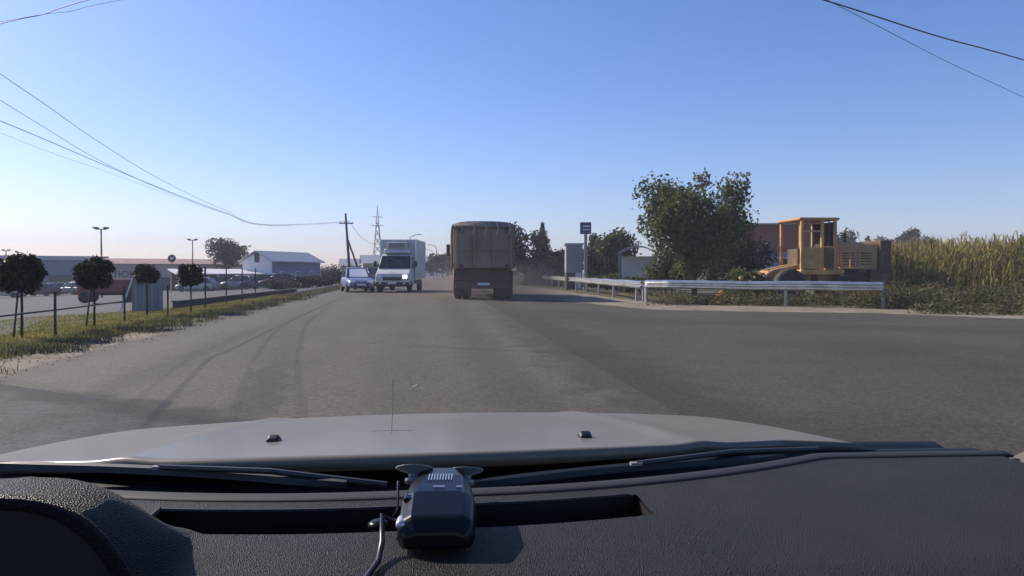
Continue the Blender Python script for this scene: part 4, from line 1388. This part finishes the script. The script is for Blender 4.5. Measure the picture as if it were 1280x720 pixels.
ptop = PP + Vector((-.4, 0, PH * .86 + .12))
def hang(pixels, Xa, endz, startz, label, r=.02):
    pts = [Vector((Xa, -14.0, startz))]
    first = onX(*pixels[0], Xa)
    for k in range(1, 6):
        u = k / 6
        pts.append(pts[0].lerp(first, u) - Vector((0, 0, 1.6 * u * (1 - u))))
    for px, py in pixels:
        pts.append(onX(px, py, Xa))
    pts.append(Vector((ptop.x, ptop.y, ptop.z + endz)))
    wire('overhead_wire', pts, r, label, 'overhead wires along the lot side')


hang([(-40, 62), (0, 92), (60, 133), (120, 175), (200, 224), (280, 262), (340, 281)], -8.0, 0.10, PB.z + 11.4, 'topmost overhead wire sagging to the leaning power pole', .006)
hang([(-40, 98), (0, 125), (60, 162), (120, 198), (200, 236), (280, 266), (340, 282)], -8.15, 0.05, PB.z + 11.0, 'middle overhead wire sagging to the leaning power pole', .005)
hang([(-40, 135), (0, 151), (60, 176), (130, 206), (200, 235), (280, 265), (340, 281.5)], -8.3, 0.0, PB.z + 10.4, 'thick lower overhead cable sagging to the leaning power pole', .0075)
hang([(-40, 150), (0, 166), (70, 193), (140, 217), (210, 243), (285, 268), (345, 283)], -8.45, -0.05, PB.z + 10.0, 'faint lowest overhead wire sagging to the leaning power pole', .003)
# wire from the pole on to the pylon side
wire('overhead_wire', [ptop + Vector((.3, 0, .1)), at(452, 297, 95), at(466, 305, 120), at(474, 306, 150)], .02, 'overhead wire running on from the leaning pole past the pylon', 'overhead wires along the lot side')
# wires crossing high over the road
def cross(pa, pb, z, ext, r, label, sag=0.0):
    da, db = ray(*pa), ray(*pb)
    A = Vector((0, 0, CH)) + da * ((z - CH) / da.z)
    Bp = Vector((0, 0, CH)) + db * ((z + sag - CH) / db.z)
    d = Bp - A
    u = d.normalized()
    pts = [A - u * ext[0], A, A + d * .5 + Vector((0, 0, -.05)), Bp, Bp + u * ext[1]]
    wire('crossing_wire', pts, r, label, 'wires crossing high over the road')
    return pts


cross((1030, 0), (1280, 75), 7.0, (9, 14), .016, 'thick wire crossing high above the corn field side')
cross((1034, 0), (1280, 122), 6.2, (8, 12), .006, 'thin wire drooping below the thick one above the corn')
cross((110, 0), (0, 30), 7.5, (9, 8), .010, 'upper thin wire crossing high above the grey hall')
cross((150, 0), (30, 22), 7.4, (9, 8), .006, 'lower thin wire crossing high above the grey hall')
# poles that carry them, off to the sides
# lattice pylon far behind
b_ = on_ground(472, 190)
e = empty('pylon', b_, R(10), 'tall slender lattice pylon far behind the refrigerated van', 'pylon')
h = zrow(257, 190) - b_.z
for sx_ in (-1, 1):
    for sy in (-1, 1):
        MB().tube([(sx_ * 1.5, sy * 1.5, -.1), (sx_ * .25, sy * .25, h * .8), (0, 0, h)], .13, 5, .06).build('leg', m_post, e)
for k in range(7):
    f0, f1 = k / 9, (k + 1) / 9
    w0, w1 = 1.5 - 1.25 * f0 / .8, 1.5 - 1.25 * f1 / .8
    br = MB()
    for s in (-1, 1):
        br.tube([(-w0, s * w0, h * f0), (w1, s * w1, h * f1)], .06, 4)
        br.tube([(w0, s * w0, h * f0), (-w1, s * w1, h * f1)], .06, 4)
        br.tube([(s * w0, -w0, h * f0), (s * w1, w1, h * f1)], .06, 4)
    br.build('lattice', m_post, e)
for f, wd in ((.72, 1.6), (.84, 1.3)):
    B('cross_arm', m_post, e, -wd, wd, -.1, .1, h * f - .08, h * f + .08)

# ------------------------------------------------------------------ the car the picture is taken from
e = empty('dashcam_car', (0, 0, 0), 0, 'silver car whose dusty hood and black dashboard fill the lower view', 'car')
CAR = e


def hood_z(x, y):
    u = (y - .97) / .93
    z = 1.003 - 0.085 * u - 0.040 * u * u
    ax = abs(x)
    z -= 0.018 * (ax / .62) ** 2
    z += 0.0045 * math.exp(-((ax - .36 - .06 * (1 - u)) / .03) ** 2)
    if ax > .69: z -= 1.1 * (ax - .69) ** 1.6
    if y > 1.80: z -= 2.2 * (y - 1.80) ** 2
    return z


def grid(name, xs, yfun, ny, zfun, mat, parent, th=0.02, skip=None, smooth=True):
    v, q = [], []
    for x in xs:
        y0, y1 = yfun(x)
        for j in range(ny + 1):
            y = y0 + (y1 - y0) * j / ny
            v.append((x, y, zfun(x, y)))
    n = ny + 1
    for i in range(len(xs) - 1):
        for j in range(ny):
            f = (i * n + j, (i + 1) * n + j, (i + 1) * n + j + 1, i * n + j + 1)
            if skip:
                c = (sum(v[k][0] for k in f) / 4, sum(v[k][1] for k in f) / 4)
                if skip(*c): continue
            q.append(f)
    o = link(name, npmesh(name, v, q, mat, smooth), parent)
    if th:
        so_ = o.modifiers.new('solid', 'SOLIDIFY')
        so_.thickness = th
        so_.offset = -1
    return o


def bow(x): return .42 * min(abs(x), .58) ** 2


xs = list(np.linspace(-.77, .77, 90))
hood = grid('hood', xs, lambda x: (.965 + bow(x), 2.02 - .22 * abs(x / .66) ** 3.0), 36, hood_z, m_hood, e, 0.015)
for s in (-1, 1):
    fx = list(np.linspace(.778, .93, 12))
    grid('fender', [s * f for f in fx], lambda x: (1.10, 1.60 - 1.1 * max(0, abs(x) - .77)), 24, lambda x, y: hood_z(s * .77, min(y, 1.8)) - .004 - .5 * (abs(x) - .77) - 3.2 * max(0, abs(x) - .82) ** 1.6 - 1.4 * max(0, y - 1.6) ** 2, m_hood, e, 0.012)
    # washer jet: small base with nozzle
    p = at(342 if s < 0 else 731, 538.5, 1.15)
    zz = hood_z(p.x, p.y)
    MB().loft([[(p.x - .012, p.y + .012 * k, zz - .004 + .001), (p.x - .008, p.y + .012 * k, zz + h_), (p.x + .008, p.y + .012 * k, zz + h_), (p.x + .012, p.y + .012 * k, zz - .004)] for k, h_ in ((-1, .006), (0, .011), (1, .004))]).build('washer_jet', m_gap, hood, bevel=.003)
# grille and front skin that close the nose below the hood edge
grid('nose', list(np.linspace(-.64, .64, 21)), lambda x: (2.015 - .22 * abs(x / .66) ** 3, 2.08 - .24 * abs(x / .66) ** 3), 6, lambda x, y: hood_z(x, 2.02 - .22 * abs(x / .66) ** 3) - .006 - (y - (2.015 - .22 * abs(x / .66) ** 3)) * 6, m_hood, e, 0.01)
# cowl (black plastic under the screen)
cowl = grid('cowl', list(np.linspace(-.92, .92, 61)), lambda x: (.855 + bow(x), 1.12 + bow(x)), 20, lambda x, y: .966 - .02 * abs(x) + .006 * math.sin((y - bow(x)) * 60) - .12 * max(0, y - bow(x) - .945), m_cowl, e, 0.02)
# wipers: long blades lying over the cowl
def blade(x0, y0, x1, y1, z, arm):
    a, b_ = Vector((x0, y0, z)), Vector((x1, y1, z))
    mb = MB()
    d = (b_ - a).normalized()
    nrm = Vector((-d.y, d.x, 0))
    secs = []
    for i in range(15):
        t = i / 14
        p = a.lerp(b_, t) + nrm * 0.018 * math.sin(math.pi * t)
        wd = .007 * min(1, 6 * t + .3, 6 * (1 - t) + .3)
        secs.append([p - nrm * wd + Vector((0, 0, -.004)), p - nrm * wd * .6 + Vector((0, 0, .004)), p + nrm * wd * .4 + Vector((0, 0, .006)), p + nrm * wd + Vector((0, 0, -.002))])
    mb.loft(secs)
    o = mb.build('wiper', m_wiper, e)
    m_ = a.lerp(b_, .5)
    MB().tube([Vector((arm[0], arm[1], z)), Vector((arm[0], arm[1], z + .004)).lerp(m_, .5) + Vector((0, 0, .009)), m_ + Vector((0, 0, .010))], .004, 6).build('wiper_arm', m_blackp, o)
    B('clip', m_post, o, m_.x - .008, m_.x + .008, m_.y - .004, m_.y + .004, m_.z + .008, m_.z + .012)


blade(-.60, 1.065, -.10, .915, .982, (-.05, .91))
blade(.05, .915, .52, .995, .976, (.60, 1.04))

# dashboard
BX, BY = -.355, .60                                # instrument hood: centre x, rear edge y


def dash_z(x, y):
    z = .985 - .015 * abs(x) - .10 * max(0, .62 - y)
    u = abs(x - BX) / .124
    if u < 1:
        fade = min(1.0, max(0.0, (.80 - y) / .15))
        z += 0.094 * (1 - u ** 3.2) ** 0.75 * (3 * fade ** 2 - 2 * fade ** 3)
    return z


VX0, VX1 = -.30, .25


def vent_y(x): return .738 + .45 * min(.09, x * x), .812 + .40 * min(.09, x * x)


dv, df = [], []
dxs = sorted(list(np.linspace(-.86, .86, 240)) + [VX0, VX1])
rows = 24 + 5 + 6
for x in dxs:
    v0, v1 = vent_y(x)
    ys = BY if abs(x - BX) < .1245 else .36
    col_ = list(np.linspace(ys, v0, 25)) + list(np.linspace(v0, v1, 6))[1:] + list(np.linspace(v1, .842 + bow(x), 7))[1:]
    dv += [(x, y, dash_z(x, y)) for y in col_]
n = rows + 1
for i in range(len(dxs) - 1):
    xm = (dxs[i] + dxs[i + 1]) / 2
    for j in range(rows):
        if 24 <= j < 29 and VX0 < xm < VX1: continue
        df.append((i * n + j, (i + 1) * n + j, (i + 1) * n + j + 1, i * n + j + 1))
dash = link('dashboard', npmesh('dashboard', dv, df, m_dash, True), e)
# strip along the front edge, by the glass
grid('edge_trim', list(np.linspace(-.88, .88, 70)), lambda x: (.8425 + bow(x), .872 + bow(x)), 3, lambda x, y: .986 - .015 * abs(x) + .001 * math.sin((y - .8425 - bow(x)) * 105), m_strip, dash, 0.004)
# defroster vent recess
ve = MB()
vsx = [x for x in dxs if VX0 <= x <= VX1]
for side in (0, 1):
    ve.loft([[(x, vent_y(x)[side] + (-.004 if side == 0 else 0), dash_z(x, vent_y(x)[side]) - .001), (x, vent_y(x)[side] + (0 if side == 0 else .004), dash_z(x, vent_y(x)[side]) - .001), (x, vent_y(x)[side] + (0 if side == 0 else .004), .93), (x, vent_y(x)[side] + (-.004 if side == 0 else 0), .93)] for x in vsx])
ve.box(VX0, VX1, .70, .87, .922, .928)
ve.box(VX0 - .006, VX0 - .001, .75, .86, .93, .975)
ve.box(VX1 + .001, VX1 + .006, .75, .86, .93, .975)
vo_ = ve.build('defroster_vent', m_vent, dash)
for k in range(16):
    x = VX0 + .016 + k * .032
    B('slat', m_vent, vo_, x - .003, x + .003, vent_y(x)[0] + .002, vent_y(x)[1] - .002, .935, .955)
MB().tube([(VX0, vent_y(VX0)[0], .9815), (VX0, vent_y(VX0)[1], .9815)], .003, 6).build('vent_edge', m_strip, dash)
MB().tube([(x, vent_y(x)[1], dash_z(x, vent_y(x)[1])) for x in vsx[::4]], .0025, 6).build('vent_edge', m_strip, dash)
# instrument hood: dark inner lining facing the driver
N = 28
vs = []
for i in range(N + 1):
    u = -1 + 2 * i / N
    x = BX + u * .1245
    vs.append((x, BY + .002, dash_z(x, BY)))
mb = MB()
vb = [(x, BY + .002, .80) for x, y, z in vs]
k = N + 1
mb.add(vs + vb, [(i, i + 1, k + i + 1, k + i) for i in range(N)])
mb.build('instrument_hood', m_clust, dash, smooth=True)
rim = MB().tube([(x, y - .004, z - .001) for x, y, z in vs], .0065, 8)
rim.build('hood_lip', m_dash, dash, smooth=True)
# lower dash, centre stack face
B('lower_dash', m_clust, e, -.84, .84, .37, .40, .55, .93)
# windscreen, pillars, roof
wsx = list(np.linspace(-.83, .83, 25))
ws = grid('windscreen', wsx, lambda x: (.877 + bow(x), .06 - .10 * x * x), 8, lambda x, y: 0, m_clear, e, 0)
for vtx in ws.data.vertices:
    x = vtx.co.x
    y0, y1 = .877 + bow(x), .06 - .10 * x * x
    tt = (vtx.co.y - y0) / (y1 - y0)
    vtx.co.z = .988 + (1.43 - .988) * tt + .02 * math.sin(math.pi * tt)
    vtx.co.x = x * (1 - .12 * tt)
for s in (-1, 1):
    P0, P1 = Vector((s * .90, 1.0, .93)), Vector((s * .72, .0, 1.42))
    dv = P1 - P0
    secs = []
    for i in range(9):
        p = P0 + dv * i / 8 + Vector((s * .0, 0, .02 * math.sin(math.pi * i / 8)))
        secs.append([p + Vector((-.035 * s, -.03, .0)), p + Vector((-.01 * s, -.045, -.03)), p + Vector((.05 * s, -.02, -.02)), p + Vector((.06 * s, .02, .01)), p + Vector((0, .03, .02))])
    MB().loft(secs).build('pillar', m_pill, e, smooth=True)
    # doors below the belt line
    MB().prism([(-.9, .35), (.97, .35), (1.0, .93), (-.9, .96)], s * .88 - .04, s * .88 + .04).build('door', m_hood, e, bevel=.02)
    MB().tube([(s * .72, 0, 1.42), (s * .71, -.5, 1.46), (s * .72, -1.0, 1.43)], .03, 8).build('roof_rail', m_pill, e, smooth=True)
    MB().tube([(s * .72, -.95, 1.43), (s * .88, -.9, .95)], .035, 8).build('pillar', m_pill, e, smooth=True)
grid('roof', list(np.linspace(-.73, .73, 15)), lambda x: (-1.0, .055 - .10 * x * x), 10, lambda x, y: 1.455 - .05 * (x / .73) ** 2 - .05 * max(0, y + .2) ** 2 * 5, m_hood, e, 0.02)
# scratch and grit on the glass
def glass_pt(px, py):
    d = ray(px, py)
    # solve against the tilted glass plane through its centre line
    lo, hi = .2, 1.1
    for _ in range(50):
        mid = (lo + hi) / 2
        p = Vector((0, 0, CH)) + d * mid
        y0, y1 = .877 + bow(p.x), .06 - .10 * p.x ** 2
        tt = (p.y - y0) / (y1 - y0)
        gz = .988 + (1.43 - .988) * tt + .02 * math.sin(math.pi * tt)
        if p.z < gz: lo = mid
        else: hi = mid
    return Vector((0, 0, CH)) + d * (lo - .004)


for pts_, r_ in (([(491, 474), (491.5, 500), (489.5, 541)], .00022), ([(462, 539), (490, 538), (515, 538)], .0002), ([(508, 480), (516, 474), (510, 488), (522, 480)], .0003)):
    MB().tube([glass_pt(*q_) for q_ in pts_], r_, 4).build('scratch', m_silv, ws)

# ------------------------------------------------------------------ radar detector on the screen
base = Vector((.0, .655, .985))
px_c = at(548, 650, .725)
e = empty('radar_detector', (px_c.x, px_c.y, .985), R(-4), 'glossy black radar detector hung from two suction cups above the dashboard', 'radar detector')
# body: tapering rounded case, wide and low at the rear, narrow towards the glass
def case(y, hw, z0, z1):
    return [(-hw * .86, y, z0), (-hw, y, z0 + (z1 - z0) * .35), (-hw * .92, y, z0 + (z1 - z0) * .8), (-hw * .62, y, z1), (hw * .62, y, z1), (hw * .92, y, z0 + (z1 - z0) * .8), (hw, y, z0 + (z1 - z0) * .35), (hw * .86, y, z0)]


body = MB().loft([case(-.055, .030, .006, .022), case(-.045, .038, .003, .034), (case(.0, .039, .003, .044)), case(.05, .034, .006, .046), case(.085, .024, .012, .044), case(.098, .014, .018, .038)]).build('case', m_det, e, smooth=False, bevel=.003)
for k in range(9):
    x = -.012 + k * .003
    B('speaker_slot', m_silv, body, x - .0005, x + .0005, .030, .052, .0462, .0468)
B('printed_word', m_silv, body, -.006, .006, .0085, .0105, .0455, .0462)
B('printed_word', m_silv, body, .018, .024, .008, .010, .0452, .0460)
bt_ = MB().box(-.034, -.020, -.012, .010, .036, .041).build('button', m_det, body, bevel=.002)
B('button_mark', m_silv, body, -.030, -.024, -.002, .0, .0412, .0418)
MB().lathe([(.004, -.010), (.005, -.006), (.005, .006), (.004, .010)], (-.033, -.038, .026), 'y', 10).build('power_socket', m_silv, body, smooth=True)
# bracket and suction cups (cups sit on the glass, facing up and forward)
gc = [glass_pt(518, 585) - Vector((px_c.x, px_c.y, .985)), glass_pt(582, 588) - Vector((px_c.x, px_c.y, .985))]
gc = [Matrix.Rotation(R(4), 3, 'Z') @ g for g in gc]
nrm = Vector((0, .46, .89)).normalized()
br = MB()
mid = (gc[0] + gc[1]) / 2
br.loft([[(-.014, .088, .032), (.014, .088, .032), (.014, .088, .036), (-.014, .088, .036)],
         [(mid.x - .016, mid.y - .03, mid.z - .026), (mid.x + .016, mid.y - .03, mid.z - .026), (mid.x + .016, mid.y - .03, mid.z - .022), (mid.x - .016, mid.y - .03, mid.z - .022)],
         [(mid.x - .020, mid.y - .004, mid.z - .018), (mid.x + .020, mid.y - .004, mid.z - .018), (mid.x + .020, mid.y - .004, mid.z - .014), (mid.x - .020, mid.y - .004, mid.z - .014)]])
br.tube([gc[0] - nrm * .014, mid - nrm * .013 + Vector((0, -.002, 0)), gc[1] - nrm * .014], .0035, 6)
brk = br.build('bracket', m_det, e)
for g in gc:
    cup = MB().lathe([(.006, -.018), (.010, -.016), (.010, -.012), (.006, -.010), (.007, -.006), (.020, -.0015), (.021, 0)], (0, 0, 0), 'z', 24).build('suction_cup', m_cup, e, loc=g, smooth=True)
    cup.rotation_euler = nrm.to_track_quat('Z', 'Y').to_euler()
# power cable
pc = [Vector((-.040, -.034, .026)), Vector((-.052, -.028, .03)), Vector((-.050, -.05, .012)), Vector((-.050, -.075, .004)), Vector((-.056, -.11, .003)), Vector((-.066, -.20, .002)), Vector((-.075, -.30, .0))]
MB().tube(pc, .0028, 8).build('power_cable', m_cable, e, smooth=True)
# small jack lying in the vent mouth beside it
p = at(473, 645, .76)
e2 = empty('cable_clip', (p.x, p.y, .978), 0, 'small round black clip lying at the vent edge beside the detector', 'clip')
MB().lathe([(.008, 0), (.011, .003), (.011, .006), (.007, .009)], (0, 0, 0), 'z', 16).build('disc', m_det, e2, smooth=True)
MB().tube([(.011, .0, .005), (.020, .003, .02), (.021, 0.0, .05)], .0015, 6).build('lead', m_cable, e2, smooth=True)

# ------------------------------------------------------------------ air: faint haze everywhere, dust behind the truck
def volume_mat(name, col, dens, aniso):
    m = bpy.data.materials.new(name)
    m.use_nodes = True
    t = m.node_tree
    t.nodes.remove(t.nodes['Principled BSDF'])
    pv = t.nodes.new('ShaderNodeVolumePrincipled')
    pv.inputs['Color'].default_value = (*col, 1)
    pv.inputs['Density'].default_value = dens
    pv.inputs['Anisotropy'].default_value = aniso
    t.links.new(pv.outputs[0], t.nodes['Material Output'].inputs['Volume'])
    return m


hz_ = MB().box(-420, 420, -40, 600, -4, 26).build('haze', volume_mat('hazy_air', (0.80, 0.82, 0.95), 0.0011, 0.0))
tag(hz_, 'thin bluish haze hanging in the air over the whole place', 'haze', kind='stuff')

# brown dust hanging behind and beside the truck
m = volume_mat('road_dust', (0.50, 0.40, 0.31), 0.0, 0.0)
t = m.node_tree
pv = [n for n in t.nodes if n.type == 'PRINCIPLED_VOLUME'][0]
tc_ = t.nodes.new('ShaderNodeTexCoord')
vl = t.nodes.new('ShaderNodeVectorMath')
vl.operation = 'LENGTH'
t.links.new(tc_.outputs['Object'], vl.inputs[0])
mr_ = t.nodes.new('ShaderNodeMapRange')
mr_.inputs['From Min'].default_value = 1.0
mr_.inputs['From Max'].default_value = 0.2
mr_.inputs['To Min'].default_value = 0.0
mr_.inputs['To Max'].default_value = 0.10
t.links.new(vl.outputs['Value'], mr_.inputs['Value'])
t.links.new(mr_.outputs[0], pv.inputs['Density'])
for (c, r_) in (((3.6, 34.5, .55), (4.2, 6.0, 1.9)), ((4.6, 40, .5), (3.2, 8.0, 1.5))):
    d_ = MB().lathe([(math.sin(math.pi * k / 12) + .001, -math.cos(math.pi * k / 12)) for k in range(13)], n=24).build('dust', m)
    d_.location = c
    d_.scale = r_
    tag(d_, 'brown road dust swirling behind and beside the dump truck', 'dust', kind='stuff')
